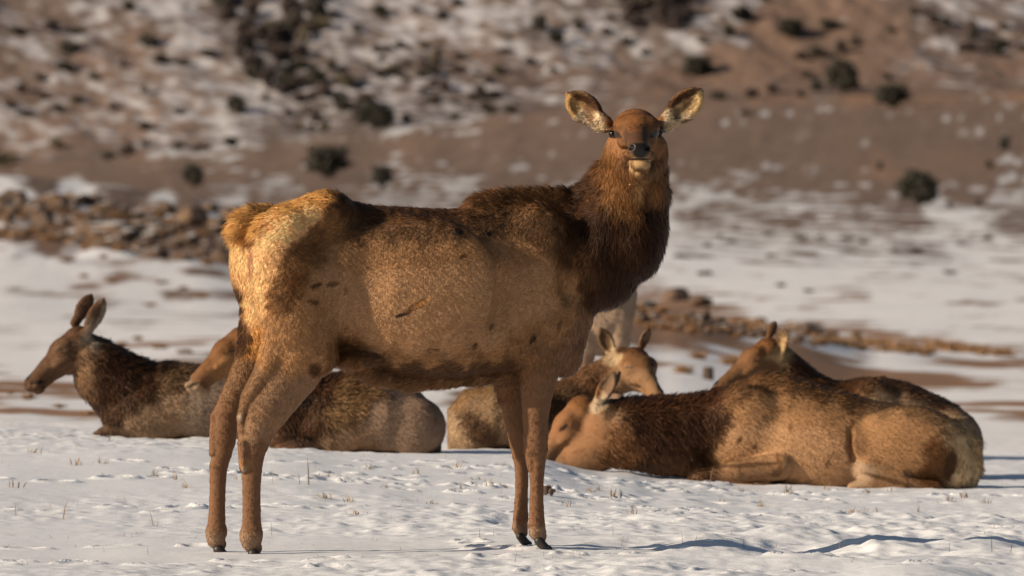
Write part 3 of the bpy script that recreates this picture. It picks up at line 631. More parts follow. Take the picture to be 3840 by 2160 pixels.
# ------------------------------------------------------------------ the standing elk
# palette (reflectance)
TAN = (.44, .245, .122); TAN2 = (.36, .19, .085); BROWN = (.17, .073, .025); DARK = (.070, .030, .012); MANE = (.050, .020, .008)
BUFF = (.94, .52, .235); BUFF2 = (.80, .38, .12); RUST = (.20, .085, .028); LEG = (.19, .095, .048); CREAM = (.74, .56, .36); BLK = (.012, .009, .008)
def build_hero():
    th = radians(18); c_, s_ = cos(th), sin(th); X0 = 950.
    def BP(px, py, v, r=None):
        u = (px - X0 - v * s_) / c_
        p = (px, u * s_ - v * c_, py)
        return p if r is None else (*p, r)
    lat = (s_, -c_, 0)                      # sideways axis of the body (towards the camera side)
    F = Field((730, -260, 310), (2665, 640, 2095), 4.5)
    uv = lambda X, Y: ((X - X0) * c_ + Y * s_, (X - X0) * s_ - Y * c_)
    st = [(965, 812, 1130, 110), (1020, 782, 1200, 150), (1100, 757, 1250, 178), (1200, 737, 1290, 190), (1250, 732, 1320, 195), (1320, 762, 1352, 205),
          (1400, 778, 1385, 228), (1500, 783, 1412, 246), (1600, 789, 1424, 252), (1690, 790, 1420, 248), (1800, 771, 1408, 232), (1900, 755, 1400, 208),
          (2000, 752, 1390, 180), (2080, 760, 1365, 160), (2140, 782, 1325, 140), (2185, 820, 1280, 115), (2212, 880, 1225, 80)]
    F.loft([((p - X0) / c_, a, b, w) for p, a, b, w in st], uv, k=15)
    # rump, thighs
    for v, sg in ((118, 1), (-118, -1)):
        F.ell(BP(1045 if sg > 0 else 968, 985, v), (108, 88, 185), k=70)
        F.ell(BP(1110, 1110, v*1.05), (150, 80, 190), k=50)
    F.ell(BP(1225, 785, 80), (70, 50, 40), k=70)                     # hip point
    F.chain([BP(1225, 800, 110, 60), BP(1110, 850, 110, 70)], k=70)
    # near hind leg
    F.chain([BP(1115, 1060, 120, 150), BP(1128, 1230, 125, 142), BP(1140, 1310, 125, 122), BP(1108, 1393, 120, 96), BP(1052, 1465, 118, 90), BP(1004, 1533, 116, 84),
             BP(972, 1605, 114, 64), BP(958, 1654, 114, 56), BP(950, 1700, 114, 46), BP(948, 1755, 114, 38), BP(946, 1832, 114, 34), BP(947, 1909, 114, 34),
             BP(947, 1967, 114, 36), BP(945, 2017, 114, 41), BP(946, 2030, 114, 35), BP(957, 2050, 114, 29)], k=25, flat=.74, ax=lat)
    F.chain([BP(1055, 1270, 118, 64), BP(1005, 1395, 118, 50), BP(940, 1490, 116, 34), BP(906, 1562, 114, 14), BP(914, 1610, 114, 20), BP(926, 1700, 114, 22), BP(934, 1800, 114, 18)], k=22)
    F.chain([BP(1160, 1200, 150, 60), BP(1190, 1320, 150, 55), BP(1130, 1430, 140, 40)], k=40)   # stifle
    F.chain([BP(915, 1660, 130, 20), BP(920, 1750, 128, 20)], k=12)
    # far hind leg
    F.chain([BP(1030, 1120, -112, 130), BP(1005, 1250, -112, 112), BP(965, 1340, -112, 84), BP(930, 1410, -112, 70), BP(885, 1490, -112, 60), BP(846, 1560, -112, 50),
             BP(838, 1614, -112, 48), BP(836, 1654, -112, 46), BP(830, 1700, -112, 38), BP(818, 1750, -112, 34), BP(815, 1801, -112, 31), BP(813, 1870, -112, 30),
             BP(811, 1948, -112, 32), BP(808, 2005, -112, 38), BP(808, 2024, -112, 34), BP(819, 2042, -112, 28)], k=25, flat=.78, ax=lat)
    F.chain([BP(900, 1440, -112, 36), BP(840, 1520, -112, 22), BP(800, 1562, -112, 13), BP(802, 1620, -112, 18), BP(800, 1700, -112, 18)], k=18)
    # front legs
    F.chain([BP(2060, 1230, 112, 105), BP(2040, 1310, 112, 88), BP(2022, 1393, 108, 72), BP(2016, 1455, 104, 64), BP(2012, 1510, 100, 56), BP(2008, 1580, 98, 48),
             BP(2012, 1640, 98, 45), BP(2014, 1690, 98, 41), BP(2014, 1750, 98, 31), BP(2013, 1832, 98, 25), BP(2013, 1909, 98, 27), BP(2013, 1975, 98, 32),
             BP(2016, 2000, 98, 32), BP(2024, 2016, 98, 27)], k=28, flat=.85, ax=lat)
    F.chain([BP(1985, 1640, 98, 22), BP(1988, 1700, 98, 24), BP(1996, 1760, 98, 18)], k=12)
    F.chain([BP(1960, 1300, -92, 85), BP(1920, 1400, -92, 62), BP(1914, 1450, -92, 56), BP(1918, 1500, -92, 50), BP(1926, 1555, -92, 42), BP(1938, 1610, -92, 40), BP(1948, 1670, -92, 38),
             BP(1952, 1715, -92, 32), BP(1957, 1760, -92, 26), BP(1957, 1832, -92, 24), BP(1955, 1890, -92, 25), BP(1953, 1955, -92, 29), BP(1950, 1988, -92, 29),
             BP(1955, 2006, -92, 25)], k=25, flat=.85, ax=lat)
    for x, v, ya, yb in ((930, 148, 1700, 2000), (798, -78, 1690, 1990), (1999, 124, 1740, 1960), (1944, -66, 1740, 1950)):
        F.chain([BP(x, ya, v, 6), BP(x, (ya+yb)/2, v-4, 8), BP(x - 2, yb, v, 5)], k=7, op='cut')
    F.chain([BP(975, 1500, 190, 12), BP(940, 1590, 172, 12), BP(936, 1640, 165, 6)], k=16, op='cut')
    F.chain([BP(860, 1500, -50, 12), BP(822, 1590, -58, 12)], k=14, op='cut')
    F.ell(BP(946, 1995, 114), (40, 30, 30), k=16); F.ell(BP(810, 1990, -112), (36, 28, 28), k=16)
    # shoulder, elbow, brisket
    F.ell(BP(2030, 960, 135), (105, 48, 190), k=60)
    F.ell(BP(2085, 1180, 130), (92, 45, 140), k=50)
    F.ell(BP(1985, 1300, 150), (48, 30, 50), k=35)
    F.ell(BP(2105, 1290, 10), (80, 100, 118), k=40)
    F.ell(BP(2120, 1350, 0), (55, 55, 62), k=25)
    F.ell(BP(1600, 1060, 190), (260, 60, 240), k=90)                 # barrel
    F.ell(BP(1350, 1350, 120), (90, 60, 28), k=30)                   # flank fold
    F.chain([BP(1290, 1330, 60, 40), BP(1400, 1405, 30, 34), BP(1540, 1432, 0, 34), BP(1720, 1418, 0, 32), BP(1900, 1400, 0, 38)], k=22)
    # withers ridge
    F.chain([BP(1780, 775, 0, 34), BP(1880, 752, 0, 34), BP(2000, 748, 0, 34), BP(2110, 752, 0, 40)], k=30)
    F.ell(BP(1400, 1030, 262), (70, 46, 150), k=50, op='cut')           # hollow before the hip
    F.ell(BP(1900, 1150, 250), (60, 50, 150), k=50, op='cut')           # behind the shoulder
    F.ell(BP(2135, 1010, 190), (40, 40, 120), k=40, op='cut')
    # tail
    F.chain([BP(1010, 812, 0, 40), (960, -10, 822, 42), (915, -30, 846, 40), (897, -38, 868, 30)], k=16)
    F.chain([(945, -40, 905, 10), (944, -48, 960, 13), (946, -45, 1040, 9)], k=10)
    # groove under the tail between the buttocks
    F.chain([(948, -75, 930, 20), (940, -75, 1060, 16), (925, -80, 1180, 8)], k=18, op='cut')
    # neck
    F.chain([(2165, 375, 1000, 170), (2230, 385, 985, 172), (2296, 390, 915, 168), (2340, 385, 820, 160), (2362, 375, 730, 145), (2376, 350, 640, 122), (2388, 330, 540, 106)], k=40)
    F.chain([(2200, 420, 1000, 130), (2186, 410, 880, 108), (2240, 410, 770, 84), (2300, 390, 655, 70)], k=40)
    F.chain([(2040, 400, 800, 55), (2140, 400, 795, 60), (2210, 400, 745, 60)], k=35)
    F.ell((2395, 330, 900), (90, 130, 130), k=40)
    F.ell((2385, 290, 690), (105, 90, 95), k=40)
    # head
    L = 420.; pit = radians(7.5)
    o = (2385, 345, 474)
    fw = unit((.03, -cos(pit), sin(pit)))
    head_prims(F, o, fw, (0.02, -sin(pit), -cos(pit)), L, 1.0)
    F.ell((2402, 150, 642), (38, 60, 34), k=24)
    F.ell((2401, -10, 617), (39, 30, 25), k=4)
    F.ell((2390, 250, 610), (92, 110, 75), k=35)
    F.ell((2312, 268, 560), (42, 60, 52), k=30); F.ell((2468, 268, 560), (40, 60, 52), k=30)
    F.ell((2400, 70, 588), (60, 34, 20), k=10)
    for (ex, sg) in ((2296, 1), (2477, -1)):
        F.ell((ex + sg*4, 247, 483), (28, 16, 8), k=7); F.ell((ex + sg*8, 245, 517), (22, 12, 6), k=6)
    ear_prims(F, (2270, 372, 462), (2133, 372, 352), (-.25, -1, -.05), 55)
    ear_prims(F, (2495, 372, 462), (2634, 372, 338), (.25, -1, -.05), 55)
    # colour / flow control points: px, py, rgb, flow x, flow y (down +), length, lift
    Cc = []
    def c(px, py, col, fx, fy, ln, lift=.35): Cc.append((px, py, *col, fx, fy, ln, lift))
    # rump
    for (x, y) in ((900, 850), (940, 830), (980, 830)): c(x, y, BUFF2, -1, .35, 46, .7)
    for (x, y) in ((1060, 790), (1130, 765), (1200, 745), (1240, 740)): c(x, y, BUFF2, -1, .25, 26, .4)
    for (x, y) in ((1120, 840), (1060, 880), (1010, 900), (1060, 830), (1170, 800)): c(x, y, BUFF, -1, .5, 17)
    for (x, y) in ((990, 960), (980, 1050), (965, 1130), (955, 1200), (1010, 1000)): c(x, y, BUFF, -.6, 1, 16)
    for (x, y) in ((900, 960), (910, 1060), (925, 1130), (945, 1200)): c(x, y, BUFF, -.3, 1, 16)
    for (x, y) in ((968, 1255), (965, 1290)): c(x, y, BUFF2, -.2, 1, 16)
    # dark margin of the rump patch
    for (x, y) in ((1250, 790), (1200, 870), (1160, 920), (1110, 960), (1080, 1010), (1055, 1080), (1035, 1150)): c(x, y, (.20, .095, .036), -.9, .7, 16)
    c(1060, 1130, (.13, .06, .022), -.6, .8, 16); c(1100, 1060, BROWN, -.8, .7, 20)
    for (x, y) in ((1012, 1210), (1000, 1260), (1010, 1310)): c(x, y, TAN2, -.4, 1, 15)
    for (x, y) in ((880, 1100), (885, 1160), (895, 1220), (905, 1280), (925, 1250)): c(x, y, DARK, -.2, 1, 22, .45)
    # back
    for (x, y) in ((1300, 770), (1400, 795), (1500, 810), (1600, 815), (1690, 812), (1780, 800)): c(x, y, (.13, .062, .026), -1, .3, 26, .4)
    for (x, y) in ((1350, 860), (1480, 860), (1600, 865), (1720, 860), (1830, 850)): c(x, y, (.17, .09, .042), -.8, .5, 20)
    c(1770, 772, (.16, .075, .03), -.9, .1, 26, .4)
    for (x, y) in ((1830, 752), (1880, 745), (1960, 745), (2040, 752), (2110, 745)): c(x, y, (.21, .10, .038), -.8, .1, 40, .65)
    for (x, y) in ((1900, 810), (1990, 830), (2060, 850)): c(x, y, (.20, .105, .048), -.5, .9, 24)
    # flank
    for (x, y) in ((1300, 960), (1420, 950), (1540, 950), (1660, 940), (1780, 930), (1880, 930), (1960, 950)): c(x, y, TAN2, -.7, .7, 13)
    for (x, y) in ((1250, 1060), (1400, 1080), (1540, 1060), (1680, 1050), (1800, 1040), (1920, 1060), (2020, 1040)): c(x, y, TAN, -.7, .7, 11)
    for (x, y) in ((1300, 1180), (1440, 1180), (1580, 1180), (1720, 1180), (1850, 1180), (1960, 1170), (2060, 1140)): c(x, y, TAN, -.7, .7, 11)
    for (x, y) in ((1420, 1280), (1560, 1300), (1700, 1300), (1840, 1280)): c(x, y, TAN, -.9, .4, 11)
    for (x, y) in ((1500, 1355), (1620, 1365), (1750, 1360), (1860, 1340)): c(x, y, TAN2, -1, .2, 14)
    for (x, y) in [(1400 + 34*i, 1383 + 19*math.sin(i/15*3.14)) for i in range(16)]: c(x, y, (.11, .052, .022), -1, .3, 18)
    for (x, y) in ((1380, 1400), (1450, 1432), (1560, 1452), (1680, 1448), (1800, 1430), (1900, 1420)): c(x, y, (.26, .135, .06), -.8, .7, 36, .3)
    for (x, y) in ((1290, 1330), (1340, 1370)): c(x, y, (.24, .11, .04), -.3, 1, 34, .35)
    # thigh
    for (x, y) in ((1180, 1130), (1120, 1200), (1200, 1250), (1090, 1290), (1180, 1330), (1100, 1380)): c(x, y, TAN2, -.5, .9, 13)
    for (x, y) in ((1130, 1450), (1060, 1450), (1010, 1520), (1080, 1520), (1000, 1580), (960, 1620)): c(x, y, (.27, .155, .085), -.3, 1, 11, .25)
    for (x, y) in ((930, 1400), (880, 1480), (960, 1440), (910, 1540)): c(x, y, (.22, .12, .06), -.4, 1, 12)
    for (x, y) in ((830, 1540), (860, 1600), (825, 1680), (815, 1780), (812, 1880), (812, 1960)): c(x, y, LEG, -.1, 1, 10, .2)
    for (x, y) in ((970, 1690), (945, 1780), (945, 1870), (945, 1960)): c(x, y, LEG, -.1, 1, 10, .2)
    for (x, y) in ((795, 2030), (935, 2030), (1945, 2010), (2010, 2015)): c(x, y, (.30, .19, .12), -.2, 1, 11, .25)
    for (x, y) in ((830, 2070), (965, 2080), (1950, 2040), (2020, 2050)): c(x, y, (.10, .06, .042), .1, 1, 9, .2)
    # front
    for (x, y) in ((2060, 1240), (2120, 1180), (2100, 1100), (2000, 1250), (2150, 1080)): c(x, y, TAN2, -.3, 1, 14)
    for (x, y) in ((2110, 1320), (2140, 1370), (2180, 1280), (2200, 1220)): c(x, y, (.26, .14, .075), -.2, 1, 20)
    for (x, y) in ((2010, 1350), (1960, 1380)): c(x, y, (.22, .11, .05), -.2, 1, 13)
    for (x, y) in ((2010, 1440), (2010, 1540), (2010, 1640), (2014, 1740), (2014, 1850), (2014, 1940), (1910, 1440), (1925, 1560), (1950, 1660), (1955, 1760), (1955, 1860), (1953, 1950)):
        c(x, y, LEG, -.1, 1, 10, .2)
    # neck
    for (x, y) in ((2150, 860), (2180, 960), (2205, 1060)): c(x, y, (.13, .06, .025), -.4, 1, 34, .5)
    for (x, y) in ((2160, 740), (2210, 680), (2200, 780), (2240, 700), (2225, 620)): c(x, y, DARK, -.9, .1, 40, .7)
    for (x, y) in ((2240, 850), (2260, 950), (2290, 1050), (2240, 1100), (2330, 850), (2350, 950), (2330, 1060), (2420, 950), (2400, 1040), (2460, 880), (2490, 800), (2440, 800)):
        c(x, y, MANE, .05, 1, 46, .32)
    for (x, y) in ((2505, 700), (2500, 620)): c(x, y, (.10, .045, .02), .4, 1, 38, .5)
    for (x, y) in ((2300, 640), (2290, 700), (2310, 580), (2340, 690), (2420, 760), (2350, 760), (2460, 620), (2460, 700)): c(x, y, (.30, .14, .05), .0, 1, 34, .35)
    c(2250, 640, (.20, .09, .035), -.5, .9, 34, .5)
    # face
    for (x, y) in ((2330, 420), (2385, 405), (2440, 420), (2310, 450), (2460, 450), (2385, 440)): c(x, y, (.23, .095, .03), 0, -1, 8, .25)
    for (x, y) in ((2300, 470), (2475, 468), (2385, 475)): c(x, y, (.17, .07, .024), 0, -1, 9, .3)
    for (x, y) in ((2390, 505), (2350, 510), (2430, 510)): c(x, y, (.075, .034, .017), 0, -1, 6, .2)
    for (x, y) in ((2310, 530), (2320, 570), (2470, 530), (2465, 570)): c(x, y, (.27, .125, .05), 0, 1, 9, .25)
    for (x, y) in ((2345, 590), (2455, 590)): c(x, y, (.13, .06, .028), 0, 1, 5, .2)
    for (x, y) in ((2400, 610), (2380, 612), (2422, 612), (2370, 617), (2432, 617), (2400, 626), (2384, 627), (2418, 627)): c(x, y, (.44, .28, .135), 0, 1, 6, .2)
    c(2370, 652, (.14, .07, .03), 0, 1, 10, .2); c(2430, 652, (.14, .07, .03), 0, 1, 10, .2); c(2401, 646, (.16, .08, .035), 0, 1, 8, .2)
    for (x, y) in ((2340, 640), (2370, 660), (2430, 660), (2455, 640)): c(x, y, (.24, .11, .045), 0, 1, 26, .3)
    for (x, y) in ((2340, 625), (2346, 606), (2460, 606), (2462, 625), (2350, 644), (2362, 656), (2382, 662), (2400, 664), (2418, 662), (2438, 656), (2450, 644), (2399, 710), (2399, 690)): c(x, y, (.24, .11, .045), 0, 1, 40, .25)
    # ears
    for (x, y) in ((2140, 365), (2150, 400), (2190, 375)): c(x, y, (.42, .25, .10), -.8, -.6, 14, .3)
    for (x, y) in ((2220, 440), (2240, 470), (2200, 430)): c(x, y, CREAM, -.7, .2, 20, .35)
    for (x, y) in ((2210, 380), (2240, 400)): c(x, y, (.20, .10, .045), -.8, -.6, 12, .3)
    for (x, y) in ((2610, 350), (2620, 400), (2570, 400)): c(x, y, (.62, .42, .20), .8, -.6, 14, .3)
    for (x, y) in ((2540, 440), (2510, 440), (2550, 470), (2515, 480)): c(x, y, CREAM, .7, .1, 20, .35)
    for (x, y) in ((2575, 358), (2530, 380)): c(x, y, (.22, .11, .05), .8, -.6, 12, .3)
    # spots: x, y, rx, ry, angle, colour, strength, mode, front depth
    S = [
        (2401, 556, 53, 22, 0, BLK, 1, 'bare', 80), (2401, 578, 31, 16, 0, BLK, 1, 'bare', 80),
        (2400, 597, 46, 4, 0, BLK, 1, 'bare', 90), (2398, 695, 15, 50, 0, (.50, .30, .13), .85), (2401, 638, 16, 9, 0, (.12, .06, .03), .8), (2354, 614, 7, 18, -20, (.06, .03, .013), .9), (2448, 614, 7, 18, 20, (.06, .03, .013), .9),
        (2300, 501, 30, 16, 14, (.02, .012, .008), 1, 'bare', 999), (2475, 496, 30, 16, -14, (.02, .012, .008), 1, 'bare', 999), (2325, 511, 14, 5, 25, (.03, .016, .01), .9), (2450, 508, 14, 5, -25, (.03, .016, .01), .9),
        (2178, 356, 62, 15, 25, DARK, .95), (2230, 390, 48, 15, 32, DARK, .95), (2580, 350, 62, 15, -26, DARK, .95), (2520, 387, 42, 15, -30, DARK, .9), (2300, 480, 30, 10, 10, (.10, .045, .018), .6), (2474, 476, 30, 10, -10, (.10, .045, .018), .6),
        (2185, 470, 24, 22, 40, DARK, .9), (2215, 430, 16, 34, -30, (.16, .08, .035), .8), (2575, 458, 27, 15, -25, (.17, .085, .04), .85),
        (2540, 425, 13, 26, 35, (.17, .09, .045), .8), (2585, 390, 10, 34, 50, (.2, .11, .05), .7),
        (1190, 1068, 24, 9, -20, DARK, .9), (1180, 1130, 26, 9, 10, DARK, .75), (1250, 1065, 25, 10, -10, DARK, .7), (1185, 1385, 26, 26, 0, DARK, .9),
        (1600, 822, 30, 12, 10, DARK, .95), (1720, 868, 17, 14, 20, BLK, .95), (1838, 876, 15, 11, 0, BLK, .95), (1480, 796, 16, 9, 30, DARK, .95),
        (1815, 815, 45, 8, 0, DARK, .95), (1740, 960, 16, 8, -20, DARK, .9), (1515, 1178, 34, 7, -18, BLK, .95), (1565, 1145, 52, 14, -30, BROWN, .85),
        (1590, 1132, 40, 7, -32, BUFF2, .5),
        (1630, 1310, 26, 4, 0, DARK, .7), (1785, 1295, 8, 14, 15, DARK, .8), (1843, 1225, 9, 16, 20, DARK, .7), (1570, 860, 9, 7, 0, DARK, .8),
        (1998, 1275, 10, 24, 32, DARK, .95), (1950, 1285, 44, 14, 20, (.24, .12, .05), .7), (2180, 1290, 30, 30, 0, DARK, .3),
        (1640, 905, 10, 6, 0, DARK, .6), (1300, 1090, 9, 16, 0, DARK, .4), (1890, 800, 14, 7, 0, DARK, .8),
        (945, 985, 10, 60, 2, (.45, .22, .14), .8), (944, 905, 22, 14, 0, (.16, .05, .02), .8),
        (905, 1560, 12, 16, 0, (.45, .33, .24), .8), (920, 1755, 10, 16, 20, (.5, .4, .3), .7), (925, 1735, 30, 22, 20, (.33, .17, .07), .6),
        (2100, 1220, 9, 28, 10, DARK, .5), (2200, 880, 14, 60, -8, (.02, .01, .006), .7), (2270, 860, 18, 90, 0, (.025, .012, .007), .6), (2430, 770, 20, 50, 0, BLK, .7),
        (2090, 860, 12, 26, -30, DARK, .8), (2070, 940, 14, 8, 20, BROWN, .6), (1330, 900, 60, 30, 10, BROWN, .4),
    ]
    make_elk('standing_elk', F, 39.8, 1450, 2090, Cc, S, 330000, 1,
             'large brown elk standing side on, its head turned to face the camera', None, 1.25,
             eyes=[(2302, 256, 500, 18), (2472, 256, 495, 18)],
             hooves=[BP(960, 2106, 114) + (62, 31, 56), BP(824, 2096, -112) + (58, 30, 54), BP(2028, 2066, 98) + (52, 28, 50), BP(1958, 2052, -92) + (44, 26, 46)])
build_hero()
# ------------------------------------------------------------------ the herd lying down, and one standing behind
CLOSED = (.03, .015, .01)
def straight(yc=0.):
    return lambda X, Y: (X + Y*0, -(Y - yc) + X*0)
def rest_colours(c, pts, col, fx, fy, ln, lift=.35):
    for (x, y) in pts: c.append((x, y, *col, fx, fy, ln, lift))
def elk_front_right():
    F = Field((1930, -290, 1370), (3700, 260, 1870), 6.5)
    F.loft([(2690, 1495, 1800, 110), (2760, 1445, 1830, 150), (2850, 1400, 1842, 175), (2950, 1402, 1848, 190), (3100, 1455, 1850, 210), (3250, 1498, 1850, 215),
            (3400, 1525, 1852, 210), (3500, 1552, 1852, 190), (3580, 1595, 1852, 150), (3625, 1650, 1848, 100)], straight(), k=12, top=.3)
    F.ell((3400, -150, 1672), (215, 78, 152), k=14)
    F.ell((3560, -60, 1720), (95, 110, 125), k=40)
    F.ell((2800, -120, 1610), (140, 80, 165), k=26)
    F.ell((3050, -150, 1700), (190, 70, 140), k=50)
    F.chain([(2690, -190, 1740, 16), (2800, -215, 1722, 16), (2900, -225, 1735, 12)], k=10, op='cut')
    F.chain([(3230, -190, 1540, 8), (3184, -205, 1600, 11), (3176, -212, 1670, 12), (3196, -215, 1720, 14)], k=10, op='cut')
    F.chain([(3230, -225, 1752, 14), (3330, -230, 1788, 16), (3440, -225, 1806, 10)], k=8, op='cut')
    F.chain([(2920, -200, 1745, 52), (2760, -215, 1768, 44), (2615, -220, 1796, 32)], k=18)
    F.chain([(2610, -222, 1800, 28), (2720, -235, 1822, 20), (2850, -235, 1826, 17)], k=10)
    F.chain([(3190, -225, 1825, 22), (3260, -225, 1806, 34), (3380, -225, 1818, 34), (3500, -210, 1830, 30)], k=12)
    F.chain([(3250, -190, 1760, 52), (3360, -200, 1790, 40)], k=20)
    F.chain([(3580, -90, 1600, 34), (3640, -80, 1660, 28), (3652, -60, 1760, 26), (3620, -60, 1835, 30)], k=26)
    F.chain([(2760, 0, 1625, 170), (2600, -10, 1632, 148), (2480, -20, 1632, 140), (2370, -30, 1622, 128), (2280, -30, 1600, 105)], k=40)
    F.chain([(2560, -90, 1700, 70), (2450, -95, 1700, 62), (2330, -70, 1680, 70), (2240, -50, 1670, 75)], k=40)
    head_prims(F, (2222, -20, 1508), (-.715, -.12, .69), (-.7, 0, -.7), 338)
    F.ell((2195, -45, 1695), (78, 62, 78), k=30)
    F.chain([(2240, -50, 1715, 52), (2120, -45, 1738, 38), (2050, -35, 1758, 24)], k=24)
    ear_prims(F, (2232, -85, 1522), (2302, -90, 1400), (-.35, -1, -.1), 33)
    ear_prims(F, (2280, 50, 1480), (2322, 60, 1398), (-.9, .2, .2), 26)
    c = []
    rc = lambda *a: rest_colours(c, *a)
    rc([(2760, 1480), (2850, 1420), (2950, 1420), (3060, 1460), (3180, 1500)], (.20, .10, .042), .9, .2, 24, .5)
    rc([(3300, 1520), (3420, 1535), (3520, 1560)], (.24, .135, .065), 1, .3, 18, .4)
    rc([(2800, 1530), (2900, 1530), (3000, 1540), (3120, 1560)], TAN2, .6, .8, 14)
    rc([(2760, 1640), (2850, 1640), (2950, 1640), (3060, 1660), (3140, 1720), (3000, 1760), (2700, 1700)], TAN, .5, .9, 12)
    rc([(3240, 1600), (3340, 1600), (3440, 1620), (3300, 1700), (3400, 1720), (3240, 1700)], TAN2, .7, .7, 12)
    rc([(3500, 1680), (3480, 1780), (3540, 1740)], BROWN, .5, 1, 16)
    rc([(3610, 1640), (3630, 1720), (3640, 1780), (3600, 1800), (3620, 1830)], (.62, .45, .27), .2, 1, 26, .35)
    rc([(3580, 1590), (3620, 1610), (3650, 1660), (3665, 1730)], (.52, .35, .19), .6, .8, 38, .6)
    rc([(2700, 1790), (2800, 1780), (2640, 1800), (2880, 1820), (3300, 1820), (3400, 1830), (3000, 1830)], (.24, .13, .065), .6, .3, 10)
    rc([(3232, 1762)], (.36, .24, .15), .8, .4, 10)
    rc([(2450, 1500), (2550, 1490), (2650, 1480), (2350, 1490)], (.095, .04, .016), .9, -.4, 34, .8)
    rc([(2400, 1580), (2500, 1580), (2600, 1580), (2680, 1580), (2450, 1660), (2550, 1660), (2640, 1680)], (.065, .027, .011), .5, 1, 36, .55)
    rc([(2600, 1760), (2500, 1750), (2400, 1750), (2640, 1770)], (.11, .055, .027), .2, 1, 40, .35)
    rc([(2330, 1640), (2350, 1720), (2300, 1700)], (.20, .095, .04), .7, .8, 34, .4)
    rc([(2200, 1480), (2170, 1510), (2240, 1470)], RUST, .6, -.5, 12)
    rc([(2130, 1570), (2160, 1560), (2100, 1600)], (.24, .11, .045), .6, -.5, 7)
    rc([(2160, 1640), (2120, 1680), (2220, 1640), (2230, 1580)], (.27, .135, .062), .8, .1, 9)
    rc([(2070, 1720), (2120, 1760), (2200, 1750), (2030, 1740)], (.22, .12, .06), .8, .2, 10)
    rc([(2240, 1510), (2250, 1490)], (.44, .33, .21), .2, -1, 12); rc([(2290, 1430), (2275, 1460)], (.20, .12, .07), .3, -1, 10)
    S = [(2113, 1602, 22, 8, -35, CLOSED, 1, 'bare', 999), (2350, 1500, 80, 26, -15, MANE, .9), (2290, 1540, 40, 22, -40, MANE, .8),
         (3555, 1740, 24, 62, 10, DARK, .95), (2768, 1648, 22, 9, -60, DARK, .8), (2825, 1672, 12, 8, -30, DARK, .8), (2960, 1600, 8, 20, 10, BROWN, .7),
         (3098, 1730, 8, 18, 25, DARK, .6), (2905, 1770, 20, 14, 0, DARK, .6), (2915, 1730, 10, 40, -10, BROWN, .8), (3200, 1830, 60, 12, 0, BROWN, .6), (3186, 1640, 9, 90, 4, BROWN, .75), (3330, 1796, 110, 9, 16, DARK, .8), (2800, 1738, 110, 9, -4, DARK, .8), (2648, 1700, 10, 70, 20, DARK, .7), (2660, 1800, 40, 20, 0, DARK, .5),  # thin dark lines along haunch and folded legs paint crease shade into the coat
         (2268, 1415, 14, 44, 35, DARK, .6), (2170, 1690, 34, 7, -20, BROWN, .5)]
    make_elk('resting_elk', F, 50.3, 2900, 1835, c, S, 90000, 11, 'resting elk at the right front with its neck and head laid flat along the snow', 'elk lying down on the snow', 1.9, lenscale=.8,
             hooves=[(2875, -235, 1840, 26, 14, 22), (3010, -225, 1842, 26, 14, 20, -1)])
def elk_back_right():
    F = Field((2640, -260, 1195), (3720, 260, 1800), 7)
    F.loft([(3140, 1450, 1760, 80), (3220, 1424, 1780, 135), (3300, 1420, 1790, 165), (3400, 1440, 1790, 185), (3500, 1484, 1790, 185), (3600, 1530, 1790, 165),
            (3655, 1590, 1785, 130), (3678, 1665, 1780, 80)], straight(), k=12, top=.3)
    F.ell((3560, -110, 1660), (120, 80, 130), k=20)
    F.ell((3270, -90, 1580), (110, 80, 150), k=30)
    F.chain([(3250, 0, 1570, 125), (3120, 0, 1515, 80), (3030, -10, 1458, 68), (2968, -15, 1396, 60), (2930, -20, 1350, 54)], k=30)
    head_prims(F, (2920, -20, 1305), (-.80, -.36, .42), (-.42, 0, -.9), 312)
    ear_prims(F, (2922, -75, 1340), (2940, -85, 1236), (-.6, -1, 0), 26)
    ear_prims(F, (2882, 30, 1270), (2908, 35, 1208), (-.3, .9, 0), 20)
    c = []
    rc = lambda *a: rest_colours(c, *a)
    rc([(3230, 1420), (3320, 1425), (3420, 1445), (3520, 1490)], (.15, .075, .034), .9, .2, 26, .6)
    rc([(3300, 1500), (3400, 1520), (3480, 1560), (3560, 1600), (3620, 1660)], (.27, .175, .105), .7, .7, 13)
    rc([(3640, 1580), (3680, 1640), (3685, 1720)], (.22, .15, .1), .5, 1, 14)
    rc([(3060, 1440), (3120, 1440), (3180, 1450), (3100, 1520)], (.10, .045, .018), .9, .3, 26, .5)
    rc([(2980, 1370), (3010, 1410), (2980, 1430)], MANE, .7, .7, 26, .4)
    rc([(2850, 1290), (2890, 1280)], RUST, .6, -.6, 10); rc([(2800, 1330), (2830, 1350), (2770, 1360)], (.18, .085, .035), .8, -.4, 7)
    rc([(2720, 1400), (2760, 1410), (2850, 1400), (2890, 1400)], (.16, .08, .036), .8, 0, 9)
    rc([(2935, 1300), (2930, 1330), (2950, 1270)], (.42, .28, .14), .1, -1, 10); rc([(2895, 1235)], (.14, .07, .035), 0, -1, 9)
    S = [(2838, 1351, 17, 4, -10, CLOSED, 1, 'bare', 999), (2676, 1427, 16, 17, 30, BLK, 1, 'bare', 999), (2935, 1245, 26, 8, 60, DARK, .7), (2945, 1300, 6, 26, 0, BROWN, .7),
         (2905, 1290, 10, 30, 20, DARK, .6)]
    make_elk('resting_elk', F, 53.6, 3330, 1790, c, S, 45000, 12, 'elk lying behind the resting front elk at right, head held up with eyes closed', 'elk lying down on the snow', 2.1, lenscale=.85)
